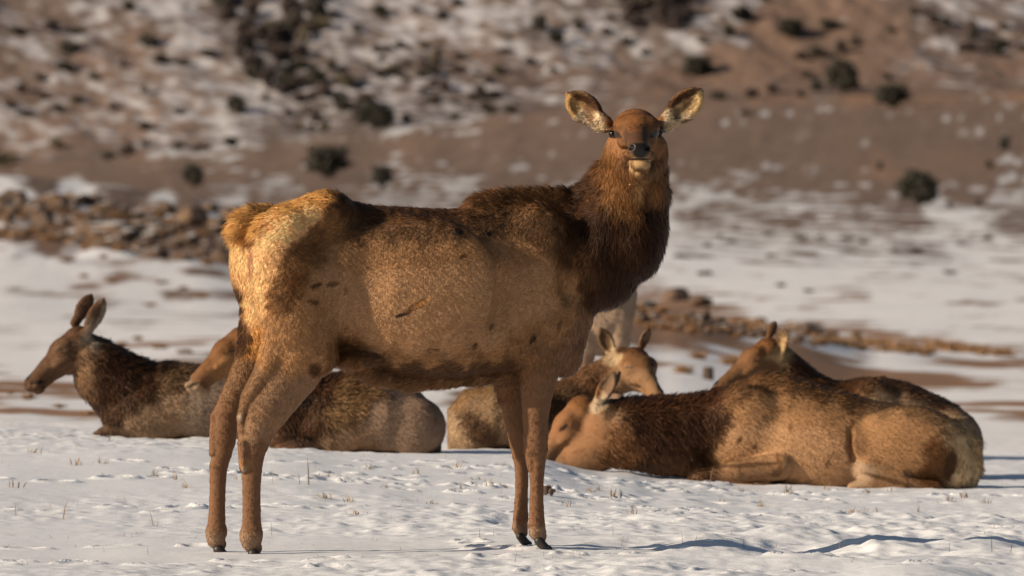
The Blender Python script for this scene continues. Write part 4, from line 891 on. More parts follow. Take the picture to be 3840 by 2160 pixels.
def elk_far_left():
    F = Field((60, -230, 1095), (1060, 250, 1675), 7)
    F.loft([(470, 1430, 1640, 70), (540, 1372, 1655, 140), (640, 1366, 1660, 180), (760, 1376, 1660, 200), (900, 1395, 1660, 195), (980, 1440, 1660, 150), (1015, 1500, 1655, 90)],
           straight(), k=12, top=.3)
    F.ell((560, -110, 1560), (125, 70, 110), k=34); F.ell((900, -120, 1600), (120, 80, 80), k=12)
    F.chain([(340, -10, 1345, 88), (392, -8, 1408, 112), (470, 0, 1465, 128), (590, 0, 1520, 140)], k=40)
    F.chain([(450, -60, 1560, 60), (560, -80, 1600, 60)], k=30)
    F.chain([(500, -130, 1605, 34), (420, -140, 1606, 24), (364, -140, 1622, 8)], k=12)
    head_prims(F, (336, -15, 1254), (-.785, -.22, .55), (-.55, 0, -.83), 318)
    ear_prims(F, (322, -70, 1256), (392, -85, 1124), (.35, -.9, .15), 33, cup=False)
    ear_prims(F, (280, 40, 1212), (340, 40, 1108), (.3, -.9, .1), 31, cup=False)
    F.chain([(360, -112, 1240), (386, -112, 1160)] and [(364, -108, 1240, 12), (392, -108, 1165, 10)], k=8, op='cut')
    c = []
    rc = lambda *a: rest_colours(c, *a)
    rc([(420, 1290), (500, 1320), (580, 1350), (640, 1360)], (0.072, 0.033, 0.015), .8, -.5, 34, .8)
    rc([(400, 1360), (470, 1400), (540, 1430), (430, 1470), (380, 1440), (520, 1480)], (0.068, 0.031, 0.014), .4, 1, 34, .4)
    rc([(400, 1560), (370, 1520), (440, 1560)], (0.072, 0.037, 0.019), .3, 1, 34, .4)
    rc([(680, 1370), (700, 1400), (640, 1430)], (0.176, 0.107, 0.056), .6, .8, 30, .5)
    rc([(560, 1560), (480, 1600), (650, 1520), (600, 1610)], (0.240, 0.156, 0.095), .6, .8, 15)
    rc([(760, 1450), (750, 1550), (760, 1620), (900, 1500), (900, 1620)], (0.216, 0.156, 0.112), .6, .8, 12)
    rc([(320, 1400), (300, 1340), (340, 1450), (280, 1420)], (0.192, 0.111, 0.060), .6, .9, 22, .35)
    rc([(270, 1300), (220, 1300), (200, 1380), (250, 1370)], (0.136, 0.074, 0.039), .8, -.1, 9)
    rc([(240, 1230), (270, 1220), (190, 1310), (150, 1360)], (0.096, 0.048, 0.023), .7, -.7, 8)
    rc([(120, 1400), (160, 1410)], (0.096, 0.049, 0.026), .8, -.2, 6)
    rc([(340, 1180), (370, 1160), (300, 1230), (310, 1150)], (0.112, 0.057, 0.031), .4, -1, 10); rc([(352, 1255), (376, 1215), (397, 1165)], (0.360, 0.279, 0.198), .3, -1, 12)
    rc([(370, 1620), (410, 1610)], (0.104, 0.057, 0.030), -.9, .3, 10)
    S = [(233, 1309, 26, 4, -18, CLOSED, 1, 'bare', 999), (102, 1405, 17, 20, 20, BLK, 1, 'bare', 999), (145, 1432, 26, 7, -10, BLK, .9), (300, 1245, 34, 14, -60, DARK, .6),
         (375, 1265, 30, 20, 30, MANE, .8), (610, 1385, 14, 22, 20, BLK, .8), (365, 1190, 8, 44, 25, (0.040, 0.025, 0.017), .5)]
    make_elk('resting_elk', F, 52.3, 700, 1650, c, S, 60000, 13, 'elk lying at the far left with a dark shaggy neck, its muzzle pointing left', 'elk lying down on the snow', 2.1, lenscale=.85)
def elk_mid_left():
    F = Field((660, -260, 1180), (1710, 270, 1725), 7)
    F.loft([(1110, 1440, 1695, 100), (1190, 1412, 1705, 160), (1300, 1402, 1710, 195), (1450, 1410, 1712, 210), (1560, 1455, 1708, 190), (1622, 1520, 1704, 150), (1652, 1585, 1700, 100)],
           straight(), k=12, top=.3)
    F.ell((1560, -110, 1600), (112, 90, 112), k=16); F.ell((1260, -120, 1600), (110, 70, 110), k=30)
    F.chain([(985, -10, 1300, 85), (1020, -10, 1400, 108), (1090, 0, 1510, 130), (1200, 0, 1545, 140)], k=40)
    F.chain([(1060, -60, 1620, 70), (1180, -90, 1640, 60)], k=30)
    F.chain([(1150, -150, 1665, 34), (1060, -160, 1680, 22), (1010, -160, 1690, 10)], k=12)
    head_prims(F, (950, -10, 1256), (-.80, -.12, .54), (-.54, 0, -.8), 322)
    F.chain([(726, -45, 1462, 17), (770, -40, 1464, 20)], k=8)
    ear_prims(F, (985, -70, 1250), (1060, -80, 1150), (.5, -1, 0), 28)
    ear_prims(F, (930, 40, 1210), (985, 50, 1110), (.5, .8, 0), 24)
    c = []
    rc = lambda *a: rest_colours(c, *a)
    rc([(830, 1300), (870, 1270), (800, 1340), (760, 1370)], (.17, .075, .028), .8, -.5, 8)
    rc([(850, 1360), (800, 1400), (880, 1400), (860, 1440)], (.27, .135, .055), .9, -.1, 9)
    rc([(740, 1400), (780, 1430)], (.17, .08, .035), .8, -.2, 6); rc([(730, 1466), (760, 1470)], (.30, .2, .12), .8, .1, 6)
    rc([(1100, 1440), (1180, 1430), (1250, 1415)], (.09, .04, .018), .6, -.8, 34, .7)
    rc([(1080, 1520), (1150, 1520), (1200, 1480), (1120, 1600), (1180, 1600)], (.075, .035, .016), .4, 1, 34, .45)
    rc([(1300, 1440), (1360, 1450), (1340, 1500), (1270, 1560), (1400, 1430)], (.24, .14, .065), .8, .4, 34, .6)
    rc([(1220, 1660), (1300, 1640), (1260, 1690)], (.32, .2, .12), .7, .7, 18)
    rc([(1420, 1560), (1500, 1500), (1580, 1500), (1640, 1560), (1600, 1620), (1500, 1650), (1650, 1650)], (.235, .155, .105), .6, .8, 11)
    rc([(1030, 1680), (1080, 1680)], (.14, .07, .04), -.5, .5, 12)
    S = [(866, 1318, 22, 4, -12, CLOSED, 1, 'bare', 999), (702, 1418, 13, 18, 25, BLK, 1, 'bare', 999), (722, 1444, 30, 7, -22, BLK, .9), (1060, 1560, 80, 60, 20, MANE, .5),
         (1145, 1500, 30, 36, 0, BLK, .6), (1110, 1640, 60, 30, 0, BLK, .5), (1635, 1570, 8, 14, 0, BROWN, .6), (1330, 1460, 30, 9, 60, DARK, .6)]
    make_elk('resting_elk', F, 50.8, 1350, 1700, c, S, 60000, 14, 'elk lying behind the hind legs of the standing elk, muzzle poking out to the left', 'elk lying down on the snow', 2.1, lenscale=.85)
def elk_mid_right():
    F = Field((1630, -330, 1210), (2520, 270, 1710), 7)
    F.loft([(1685, 1530, 1690, 80), (1745, 1462, 1698, 140), (1850, 1440, 1700, 185), (1950, 1442, 1700, 185), (2050, 1462, 1700, 160), (2130, 1500, 1695, 115)], straight(), k=12, top=.3)
    F.ell((1790, -110, 1620), (110, 80, 90), k=16); F.ell((2060, -90, 1590), (90, 70, 100), k=30)
    F.chain([(2090, 0, 1545, 105), (2160, -20, 1490, 80), (2225, -30, 1440, 68), (2290, -30, 1395, 62), (2330, -20, 1360, 58)], k=30)
    F.ell((2330, -80, 1425), (60, 60, 50), k=30)
    head_prims(F, (2356, -20, 1342), (.36, -.85, .37), (.1, -.4, -.9), 318, 1.0)
    ear_prims(F, (2300, -20, 1338), (2252, -25, 1234), (.1, -1, 0), 30)
    ear_prims(F, (2402, 0, 1308), (2434, 0, 1236), (.6, -.8, 0), 24)
    c = []
    rc = lambda *a: rest_colours(c, *a)
    rc([(1720, 1480), (1820, 1450), (1920, 1450)], (.24, .14, .065), -.9, .2, 18)
    rc([(1800, 1520), (1880, 1500), (1960, 1520), (1900, 1580)], (.27, .17, .092), -.6, .8, 14)
    rc([(1760, 1580), (1800, 1640), (1850, 1660)], (.13, .07, .035), -.6, .8, 18)
    rc([(1685, 1580), (1700, 1640), (1740, 1680)], (.40, .27, .16), -.4, 1, 14)
    rc([(1900, 1650), (2000, 1640)], (.24, .15, .085), -.6, .8, 12)
    rc([(2080, 1500), (2120, 1560), (2160, 1500)], (.10, .05, .022), -.5, .9, 30, .5)
    rc([(2220, 1430), (2260, 1400), (2240, 1460)], (.17, .08, .035), -.7, .6, 22, .5)
    rc([(2330, 1310), (2370, 1310), (2400, 1310)], (.16, .07, .027), 0, -1, 10)
    rc([(2340, 1350), (2390, 1350), (2430, 1350)], (.21, .10, .04), 0, -1, 7)
    rc([(2320, 1400), (2350, 1420), (2400, 1420), (2420, 1400)], (.25, .14, .07), -.3, .6, 8); rc([(2450, 1430), (2430, 1450)], (.24, .13, .06), -.4, -.3, 5)
    rc([(2255, 1260), (2270, 1300)], (.17, .10, .05), -.3, -1, 9); rc([(2300, 1310), (2305, 1340)], (.46, .33, .19), -.1, -1, 10)
    rc([(2425, 1250)], (.22, .13, .08), .2, -1, 8)
    S = [(2359, 1375, 15, 5, 12, CLOSED, 1, 'bare', 999), (2446, 1366, 8, 8, 50, CLOSED, 1, 'bare', 999), (2477, 1446, 18, 17, 0, BLK, 1, 'bare', 999),
         (2330, 1315, 24, 10, 0, DARK, .8), (2262, 1250, 26, 7, 60, DARK, .5), (2440, 1345, 10, 16, 0, DARK, .7), (1830, 1600, 20, 9, 60, DARK, .5), (1870, 1560, 10, 10, 0, DARK, .5)]
    make_elk('resting_elk', F, 52.0, 1950, 1695, c, S, 50000, 15, 'elk lying behind the front legs of the standing elk, face turned towards the right', 'elk lying down on the snow', 2.1, lenscale=.85)
def elk_behind():
    F = Field((2060, -160, 470), (2520, 900, 1690), 9)
    to = lambda X, Y: (Y + X*0, X - 2258 + Y*0)
    F.loft([(-60, 860, 1240, 60), (0, 820, 1300, 105), (150, 800, 1330, 120), (400, 820, 1340, 135), (650, 815, 1330, 120), (760, 860, 1280, 90)], to, k=15, top=.2)
    for sx in (-1, 1):
        F.chain([(2258 + sx*58, 20, 1060, 60), (2258 + sx*62, 0, 1190, 56), (2258 + sx*62, 0, 1290, 42), (2258 + sx*64, 30, 1360, 30), (2258 + sx*62, 60, 1430, 20), (2258 + sx*62, 50, 1470, 21),
                 (2258 + sx*62, 30, 1560, 15), (2258 + sx*62, 25, 1630, 16), (2258 + sx*62, 15, 1655, 20)], k=18)
        F.chain([(2258 + sx*55, 640, 1150, 60), (2258 + sx*55, 650, 1350, 30), (2258 + sx*55, 650, 1500, 18), (2258 + sx*55, 650, 1620, 18)], k=18)
    F.chain([(2258, -60, 850, 26), (2258, -85, 900, 22)], k=12)
    F.chain([(2280, 700, 950, 95), (2320, 760, 800, 75), (2350, 790, 680, 60)], k=30)
    head_prims(F, (2360, 770, 610), (.15, .9, .3), (0, -.3, -1), 285)
    ear_prims(F, (2325, 770, 600), (2290, 770, 540), (0, 1, 0), 22); ear_prims(F, (2395, 770, 600), (2425, 770, 540), (0, 1, 0), 22)
    c = []
    rc = lambda *a: rest_colours(c, *a)
    rc([(2200, 1000), (2260, 1000), (2320, 1000), (2200, 1150), (2260, 1150), (2320, 1150), (2260, 900)], (.32, .225, .155), 0, 1, 12)
    rc([(2190, 1280), (2330, 1280), (2365, 1150), (2150, 1150)], (.33, .225, .15), 0, 1, 12)
    rc([(2195, 1380), (2320, 1380), (2195, 1480), (2320, 1480), (2195, 1600), (2320, 1600)], (.22, .135, .09), 0, 1, 10)
    rc([(2300, 800), (2350, 700), (2360, 620)], BROWN, 0, 1, 24)
    make_elk('standing_elk', F, 58.5, 2258, 1655, c, [], 14000, 16, 'pale rump and hind leg of an elk standing behind the chest of the large elk', None, 2.6,
             hooves=[(2196, 10, 1668, 10, 9, 16), (2320, 10, 1668, 10, 9, 16)])
elk_front_right(); elk_back_right(); elk_far_left(); elk_mid_left(); elk_mid_right(); elk_behind()
# ------------------------------------------------------------------ shrubs, rocks, grass
def mat_leaf(key, name, c1, c2):
    m, t, p = newmat(name); tc = N(t, 'ShaderNodeTexCoord'); f = nz(t, tc.outputs['Object'], 5, 3)
    t.links.new(mixc(t, f, c1, c2), p.inputs['Base Color']); p.inputs['Roughness'].default_value = .8; p.inputs['Specular IOR Level'].default_value = .2
    MAT[key] = m
mat_leaf('juniper', 'juniper foliage', (.042, .042, .036), (.088, .08, .062))
mat_leaf('brownscrub', 'leafless brown scrub', (.075, .058, .056), (.135, .105, .095))
mat_leaf('sage', 'sagebrush', (.10, .095, .07), (.20, .165, .11))
mat_leaf('straw', 'dry grass', (.20, .135, .075), (.36, .25, .14))
mat_leaf('orangegrass', 'rusty dry grass', (.24, .135, .07), (.40, .25, .14))
mat_leaf('stalk', 'dark dry stalk', (.11, .075, .045), (.24, .16, .09))
m_simple('trunk', 'shrub bark', (.09, .065, .05), .9, .2, 14, .4)
def m_rock():
    m, t, p = newmat('weathered sandstone boulder'); tc = N(t, 'ShaderNodeTexCoord'); v = tc.outputs['Object']
    f = nz(t, v, 2.6, 6, .65); oi = N(t, 'ShaderNodeObjectInfo')
    c = ramp(t, f, [(.28, (.05, .034, .025)), (.45, (.12, .072, .042)), (.62, (.25, .155, .09)), (.8, (.36, .23, .14))])
    c2 = mixc(t, mth(t, 'MULTIPLY', oi.outputs['Random'], .85), c, (.09, .058, .04))
    g = N(t, 'ShaderNodeNewGeometry'); sx = N(t, 'ShaderNodeSeparateXYZ'); t.links.new(g.outputs['Normal'], sx.inputs[0])
    up = mth(t, 'MULTIPLY', mth(t, 'SUBTRACT', mth(t, 'ADD', sx.outputs[2], mth(t, 'MULTIPLY', f, .35)), 1.06), 8, True)
    t.links.new(mixc(t, up, c2, (.78, .78, .8)), p.inputs['Base Color']); p.inputs['Roughness'].default_value = .9
    bump(t, p, nz(t, v, 9, 5), .6, .05); MAT['rock'] = m
m_rock()
def foliage_mesh(name, seed, n, leaf, mat, shape=(1, 1, 1), droop=0, spiky=0):
    """crown inside a unit box standing on z = 0: leaf-sized triangles in uneven clumps"""
    r = np.random.default_rng(seed)
    nc = 34
    cc = r.normal(size=(nc, 3)); cc /= np.linalg.norm(cc, axis=1)[:, None]; cc *= r.uniform(.08, .34, nc)[:, None]; cc[:, :2] *= .95; cc[:, 2] += .44; cc[:, :2] *= (1.08 - .55 * np.clip(cc[:, 2] - .4, 0, 1))[:, None]
    k = r.integers(0, nc, n); d = r.normal(size=(n, 3)); d /= np.linalg.norm(d, axis=1)[:, None]
    p = cc[k] + d * (r.uniform(.03, .15, n) * r.uniform(.7, 1.2, nc)[k])[:, None]
    p[:, 2] = np.abs(p[:, 2] - .04) + .04
    p *= np.array(shape)
    a = r.normal(size=(n, 3)); a /= np.linalg.norm(a, axis=1)[:, None]; a[:, 2] += spiky; b = np.cross(a, d + .01); b /= np.linalg.norm(b, axis=1)[:, None]
    s = leaf * r.uniform(.6, 1.5, n)[:, None]
    V = np.stack([p - b*s*.5, p + b*s*.5, p + a*s], 1).reshape(-1, 3)
    me = mesh_from(name, V, np.arange(3*n).reshape(-1, 3), smooth_=False); me.materials.append(MAT[mat]); return me
CROWNS = {'juniper': [foliage_mesh('shrub', 100+i, 1100, .13, 'juniper') for i in range(4)],
          'brownscrub': [foliage_mesh('shrub', 110+i, 800, .12, 'brownscrub', spiky=.8) for i in range(3)],
          'sage': [foliage_mesh('shrub', 120+i, 500, .12, 'sage', spiky=.8) for i in range(3)]}
BIG = [foliage_mesh('crown', 130+i, 4500, .07, 'juniper') for i in range(2)]
def trunk_mesh():
    V = []; Q = []
    for (x, y, lean, hh) in ((0, 0, .0, .45), (.02, .02, .14, .5), (-.02, 0, -.13, .5)):
        b = len(V)
        for j, z in enumerate((-.06, .15, hh)):
            for k in range(6):
                a = k * pi / 3; rr = .05 * (1 - .3*j); V.append((x + lean*z + rr*cos(a), y + rr*sin(a), z))
        for j in range(2):
            for k in range(6): Q.append((b+j*6+k, b+j*6+(k+1) % 6, b+j*6+6+(k+1) % 6, b+j*6+6+k))
    me = mesh_from('trunk', np.array(V), np.array(Q)); me.materials.append(MAT['trunk']); return me
TRUNK = trunk_mesh()
def where(px, py, w, lo, hi, wl, wh):
    f = (px - lo) / (hi - lo); g = 'left' if f < .25 else 'left middle' if f < .5 else 'right middle' if f < .75 else 'right'
    return ('small' if w < wl else 'large' if w > wh else 'medium'), g
def place(me, name, px, py, w, h, label=None, cat=None, group=None, sink=.04, depth=None, parent=None, lift=0):
    X, D, z = hit(px, py); s = K * D
    o = bpy.data.objects.new(name, me); o.location = (X, D - FEET_Y, z - sink * h * s + lift)
    q = 1.3 if name in ('shrub', 'boulder') else 1; o.scale = (q * w * s, q * (depth or w) * s, (1.18 if q > 1 else 1) * h * s); o.rotation_euler = (0, 0, random.uniform(0, 6.28) if depth is None else random.uniform(-.3, .3))
    tag(o, label, cat, group); return link(o)
def big_shrub(px, py, w, h, label, i=0):
    X, D, z = hit(px, py); s = K * D
    e = empty('juniper_shrub', (X, D - FEET_Y, z)); tag(e, label, 'shrub')
    c = link(bpy.data.objects.new('crown', BIG[i]), e); c.scale = (w*s*1.75, w*s*1.75, h*s*1.4); c.location = (0, 0, .02*h*s)
    t = link(bpy.data.objects.new('trunk', TRUNK), e); t.scale = (w*s*.8, w*s*.8, h*s)
big_shrub(1222, 668, 130, 112, 'large round dark juniper on the brown bench above the rump of the standing elk')
big_shrub(722, 706, 58, 78, 'narrow upright juniper on the brown bench, above the left outcrop of boulders', 1)
big_shrub(1428, 706, 64, 78, 'dark upright juniper on the bench beside a snow patch, above the back of the elk')
big_shrub(3440, 780, 112, 118, 'round juniper with a visible trunk in front of the thin snow strip at right', 1)
big_shrub(3340, 405, 100, 84, 'round dark juniper at the foot of the bare tan slope at upper right')
big_shrub(3156, 356, 88, 112, 'tall brown bushy shrub among junipers low on the tan slope at right', 1)
big_shrub(2612, 290, 92, 74, 'grey green round shrub just above the right ear of the standing elk')
big_shrub(2960, 150, 80, 64, 'domed dark shrub alone high on the bare tan slope')
big_shrub(1404, 490, 112, 92, 'wide grey scrub thicket at the foot of the diagonal snow streaks', 1)
big_shrub(884, 434, 52, 66, 'upright dark juniper beside a bright snow patch on the middle left hillside', 1)
TANS = [(3111, 118, 80, 52), (2778, 86, 74, 64), (2734, 146, 54, 54), (3149, 206, 44, 56), (3206, 170, 44, 32), (3062, 218, 62, 42), (3002, 232, 54, 32), (3206, 340, 48, 32), (3062, 345, 52, 48),
        (3022, 295, 38, 32), (3002, 367, 34, 32), (2898, 357, 52, 42), (2818, 372, 54, 46), (2694, 375, 76, 34), (3320, 300, 40, 26), (2635, 166, 44, 24), (2858, 12, 44, 26), (2798, 434, 50, 20),
        (3430, 60, 40, 34), (3340, 130, 34, 26), (3500, 90, 50, 50)]
LOWR = [(3300, 640, 26, 38), (3708, 634, 32, 38), (3767, 563, 46, 62), (3560, 780, 24, 26), (3670, 776, 30, 30)]
SNOWY = [(1424, 66, 56, 56), (1658, 80, 44, 40), (1712, 26, 44, 32), (2085, 170, 56, 60), (2169, 119, 40, 44), (2025, 120, 64, 72), (2348, 175, 50, 38), (2274, 140, 40, 34), (1891, 205, 54, 22), (2070, 279, 36, 26),
         (1523, 464, 34, 44), (1841, 429, 56, 38), (1916, 429, 56, 44), (1707, 449, 40, 34), (1118, 260, 74, 34), (2420, 215, 40, 30), (1985, 250, 50, 30), (1560, 60, 40, 30), (1340, 120, 40, 34)]
LEFTS = [(556, 180, 78, 54), (541, 360, 34, 42), (541, 489, 44, 38), (671, 429, 44, 30), (671, 563, 56, 30), (745, 568, 96, 28), (865, 554, 66, 48), (477, 593, 62, 60), (407, 598, 54, 32),
         (544, 554, 38, 30), (211, 563, 54, 46), (20, 634, 104, 58), (79, 350, 42, 42), (164, 380, 44, 30), (288, 394, 44, 30), (35, 412, 44, 30), (99, 444, 74, 28), (238, 270, 74, 38), (263, 201, 84, 52),
         (194, 116, 64, 44), (283, 131, 64, 28), (65, 131, 74, 32), (457, 255, 28, 32), (601, 240, 64, 42), (681, 250, 64, 28), (780, 226, 74, 32), (482, 47, 54, 44), (425, 420, 36, 36), (350, 300, 40, 30),
         (210, 430, 60, 30), (150, 310, 40, 30)]
for L, lab, grp, kinds in (
    (TANS, 'small dark shrub dotting the bare tan slope at upper right', 'shrubs on the tan slope', ('juniper', 'juniper', 'brownscrub')),
    (LOWR, 'small lone dark shrub on the lower bench near the right edge', 'shrubs on the lower right bench', ('juniper',)),
    (SNOWY, 'dark shrub on the patchy snow of the middle hillside', 'shrubs on the snowy middle hillside', ('juniper', 'juniper', 'brownscrub')),
    (LEFTS, 'dark shrub on the brown and snowy slope at upper left', 'shrubs on the upper left slope', ('juniper', 'juniper', 'brownscrub', 'sage'))):
    for (px, py, w, h) in L:
        k = random.choice(kinds); a_, b_ = min(q[0] for q in L), max(q[0] for q in L) + 1
        sz, g = where(px, py, w, a_, b_, 42, 62); ym = sorted(q[1] for q in L)[len(L)//2]
        place(random.choice(CROWNS[k]), 'shrub', px, py, w, h, '%s %s, %s' % (sz, lab.replace('small ', ''), ('upper ' if py < ym else 'lower ') + g.split()[0]), 'shrub', grp)
def inpoly(x, y, P):
    r = False
    for i in range(len(P)):
        (a, b), (c, d) = P[i], P[i-1]
        if (b > y) != (d > y) and x < (c - a) * (y - b) / (d - b) + a: r = not r
    return r
GULLY = [(790, 0), (1260, 0), (1300, 130), (1230, 260), (1330, 330), (1420, 460), (1180, 530), (1040, 480), (960, 330), (900, 250), (860, 130)]
GUL2 = [(1350, 190), (1600, 180), (1900, 290), (1920, 400), (1780, 430), (1650, 440), (1500, 330), (1380, 290)]
def scatter(poly, n, kinds, lab, grp, ws, hs):
    xs = [p[0] for p in poly]; ys = [p[1] for p in poly]; c = 0
    while c < n:
        x, y = random.uniform(min(xs), max(xs)), random.uniform(min(ys), max(ys))
        if not inpoly(x, y, poly): continue
        c += 1; w = random.uniform(*ws); sz, g = where(x, y, w, min(xs), max(xs), ws[0] + .33*(ws[1]-ws[0]), ws[0] + .67*(ws[1]-ws[0]))
        place(random.choice(CROWNS[random.choice(kinds)]), 'shrub', x, y, w, w * random.uniform(*hs), '%s %s, %s' % (sz, lab, ('upper ' if y < (min(ys)+max(ys))/2 else 'lower ') + g.split()[0]), 'shrub', grp)
scatter(GULLY, 74, ('brownscrub', 'brownscrub', 'brownscrub', 'juniper', 'sage'), 'dark thicket in the gully left of centre', 'thickets in the gully', (34, 84), (.6, 1.1))
scatter(GUL2, 46, ('brownscrub', 'sage', 'juniper'), 'brown scrub on the rocky slope above the elk', 'scrub on the rocky middle slope', (26, 58), (.5, .9))
scatter([(2300, 0), (2600, 0), (2620, 60), (2560, 120), (2380, 150), (2280, 90)], 26, ('brownscrub', 'brownscrub', 'sage'), 'purple brown thicket at top right of centre', 'thickets in the top hollow', (40, 80), (.5, .8))
scatter([(3480, 100), (3840, 90), (3840, 200), (3560, 240)], 16, ('brownscrub', 'juniper'), 'dark scrub at the top right corner', 'scrub by the top right outcrop', (26, 50), (.6, 1.2))

def rock_mesh(seed):
    import bmesh
    bm = bmesh.new(); bmesh.ops.create_icosphere(bm, subdivisions=3, radius=.5)
    P = np.array([v.co[:] for v in bm.verts], np.float32)
    r = np.random.default_rng(seed)
    for _ in range(9):                                   # broken faces
        n = r.normal(size=3); n /= np.linalg.norm(n); d = P @ n - r.uniform(.26, .42); P -= np.where(d > 0, d, 0)[:, None] * n * .85
    P *= (1 + .10 * noise(P, .2, .7, seed))[:, None]
    for v, p in zip(bm.verts, P): v.co = (p[0], p[1], p[2] + .3)
    me = bpy.data.meshes.new('boulder'); bm.to_mesh(me); bm.free(); me.materials.append(MAT['rock']); return me
ROCKS = [rock_mesh(200 + i) for i in range(9)]
def boulder(px, py, w, h, label, group=None): return place(random.choice(ROCKS), 'boulder', px, py, w, h*1.25, label, 'boulder', group, sink=.16)
boulder(410, 900, 200, 92, 'largest tan slab in the boulder outcrop at left')
boulder(720, 840, 120, 78, 'big dark boulder with a rounded top near the right end of the left outcrop')
boulder(406, 810, 130, 70, 'brown boulder on top of the left outcrop with snow on its right side')
boulder(322, 892, 124, 60, 'low brown boulder left of the largest tan slab')
boulder(503, 886, 96, 44, 'dark shadowed boulder right of the largest tan slab')
boulder(280, 762, 96, 44, 'dark flat boulder below the snow strip at left')
boulder(208, 756, 84, 40, 'small dark flat boulder at the upper left of the outcrop')
boulder(52, 742, 100, 44, 'dark boulder at the far left edge under the snow strip')
boulder(581, 966, 96, 42, 'low dark boulder in the snow in front of the outcrop')
boulder(522, 956, 56, 38, 'small rusty boulder in the snow in front of the outcrop')
boulder(690, 912, 64, 50, 'rounded pale tan boulder in the lower part of the outcrop')
boulder(2534, 1126, 100, 58, 'rounded grey brown boulder on the snow right of the chest of the standing elk')
boulder(2618, 1150, 84, 56, 'black shadowed boulder touching the grey brown one right of the elk chest')
boulder(3015, 1250, 130, 52, 'dark lichened boulder behind the ears of the back right resting elk')
random.seed(5)
for i in range(190):
    px = random.uniform(-260, 900); f = random.random() ** .8
    y0 = 742 + .06 * max(px, 0); y1 = 885 + .135 * max(px, 0); py = y0 + (y1 - y0) * f; w = random.choice((18, 26, 34, 44, 58, 80)) * random.uniform(.8, 1.2)
    boulder(px, py, w, w * random.uniform(.38, .75), '%s brown boulder in the %s %s of the left rocky outcrop' % (where(px, py, w, -200, 900, 32, 56)[0], 'upper' if f < .5 else 'lower', where(px, py, w, -200, 900, 32, 56)[1] + ' part'), 'boulders of the left outcrop')
for i in range(95):
    px = random.uniform(2360, 3340); f = random.random(); t = (px - 2360) / 980
    y0 = 1135 + 150 * t; y1 = 1225 + 95 * t; py = y0 + (y1 - y0) * f; w = random.uniform(18, 52) * (1.15 - .4*t)
    boulder(px, py, w, w * random.uniform(.4, .75), '%s rock in the %s %s of the rubble strip right of the elk' % (where(px, py, w, 2360, 3340, 26, 42)[0], 'upper' if f < .5 else 'lower', where(px, py, w, 2360, 3340, 26, 42)[1] + ' part'), 'rocks of the rubble strip')
def tuft_mesh(name, seed, n, mat, spread=.5, lean=.35, wid=.02, hvar=.5):
    r = np.random.default_rng(seed); V = []; T = []
    for i in range(n):
        x, y = r.normal(0, spread*.4, 2); a = r.uniform(0, 6.28); h = r.uniform(1-hvar, 1); l = r.normal(0, lean)
        dx, dy = cos(a)*l*h, sin(a)*l*h; b = r.uniform(0, 3.14); wx, wy = cos(b)*wid, sin(b)*wid; k = len(V)
        V += [(x-wx, y-wy, -.1), (x+wx, y+wy, -.1), (x+dx*.4-wx*.8, y+dy*.4-wy*.8, h*.55), (x+dx*.4+wx*.8, y+dy*.4+wy*.8, h*.55), (x+dx, y+dy, h)]
        T += [(k, k+1, k+3), (k, k+3, k+2), (k+2, k+3, k+4)]
    me = mesh_from(name, np.array(V, float), np.array(T), smooth_=False); me.materials.append(MAT[mat]); return me
OG = [tuft_mesh('grass_clump', 300+i, 160, 'orangegrass', .7, .5, .03) for i in range(3)]
for (x, y, w, h) in ((2790, 1226, 90, 40), (2860, 1240, 80, 40), (3230, 1296, 90, 44), (3300, 1304, 90, 50), (3380, 1308, 100, 40), (3520, 1310, 90, 52), (3570, 1314, 80, 40), (3640, 1322, 110, 40), (3450, 1320, 80, 30),
                     (3120, 1290, 90, 36), (3760, 1336, 80, 34)):
    place(random.choice(OG), 'grass_clump', x, y, w, h, 'rusty orange clump of dry grass along the edge of the snow at right', 'grass clump', 'rusty grass clumps at right', sink=.02)
for (x, y, w, h, lab) in ((2562, 1400, 60, 40, 'single rusty grass clump in the snow between the two right hand elk heads'), (2740, 1370, 60, 50, 'orange grass clump just left of the muzzle of the back right elk'),
                          (2615, 1345, 56, 34, 'pale orange grass clump above and left of the dark little post')):
    place(random.choice(OG), 'grass_clump', x, y, w, h, lab, 'grass clump', sink=.02)
SG = [foliage_mesh('grass_clump', 350+i, 420, .10, 'orangegrass', spiky=1.2) for i in range(3)]
random.seed(11)
for i in range(60):
    x = random.uniform(-200, 900); x_ = max(x, 0); y = random.uniform(760 + .06*x_, 900 + .13*x_)
    place(random.choice(SG), 'grass_clump', x, y, random.uniform(50, 110), random.uniform(20, 40), '%s brown grass clump between the boulders of the left outcrop' % ('upper' if y < 860 else 'lower'), 'grass clump', 'grass between the left boulders', sink=.1)
for i in range(70):
    x = random.uniform(2370, 3800); f = min((x - 2360) / 980, 1.1); y = random.uniform(1145 + 160*f, 1235 + 95*f)
    place(random.choice(SG), 'grass_clump', x, y, random.uniform(50, 110), random.uniform(18, 34), '%s rusty grass clump among the rubble right of the standing elk' % ('left hand' if x < 2900 else 'right hand'), 'grass clump', 'grass among the rubble', sink=.1)
OL = [(330, 885+30), (400, 975), (250, 985), (420, 1062), (320, 1045), (600, 1065), (690, 1090), (560, 1150), (760, 1120), (520, 1280), (600, 1310), (700, 1330), (450, 1300), (100, 1500), (220, 1530), (340, 1560), (30, 1480)]
for (x, y) in OL:
    place(random.choice(SG), 'grass_clump', x + random.uniform(-10, 10), y, random.uniform(50, 100), random.uniform(16, 26), 'low tan grass clump showing through the snow field at left', 'grass clump', 'low grass clumps at left', sink=.02)
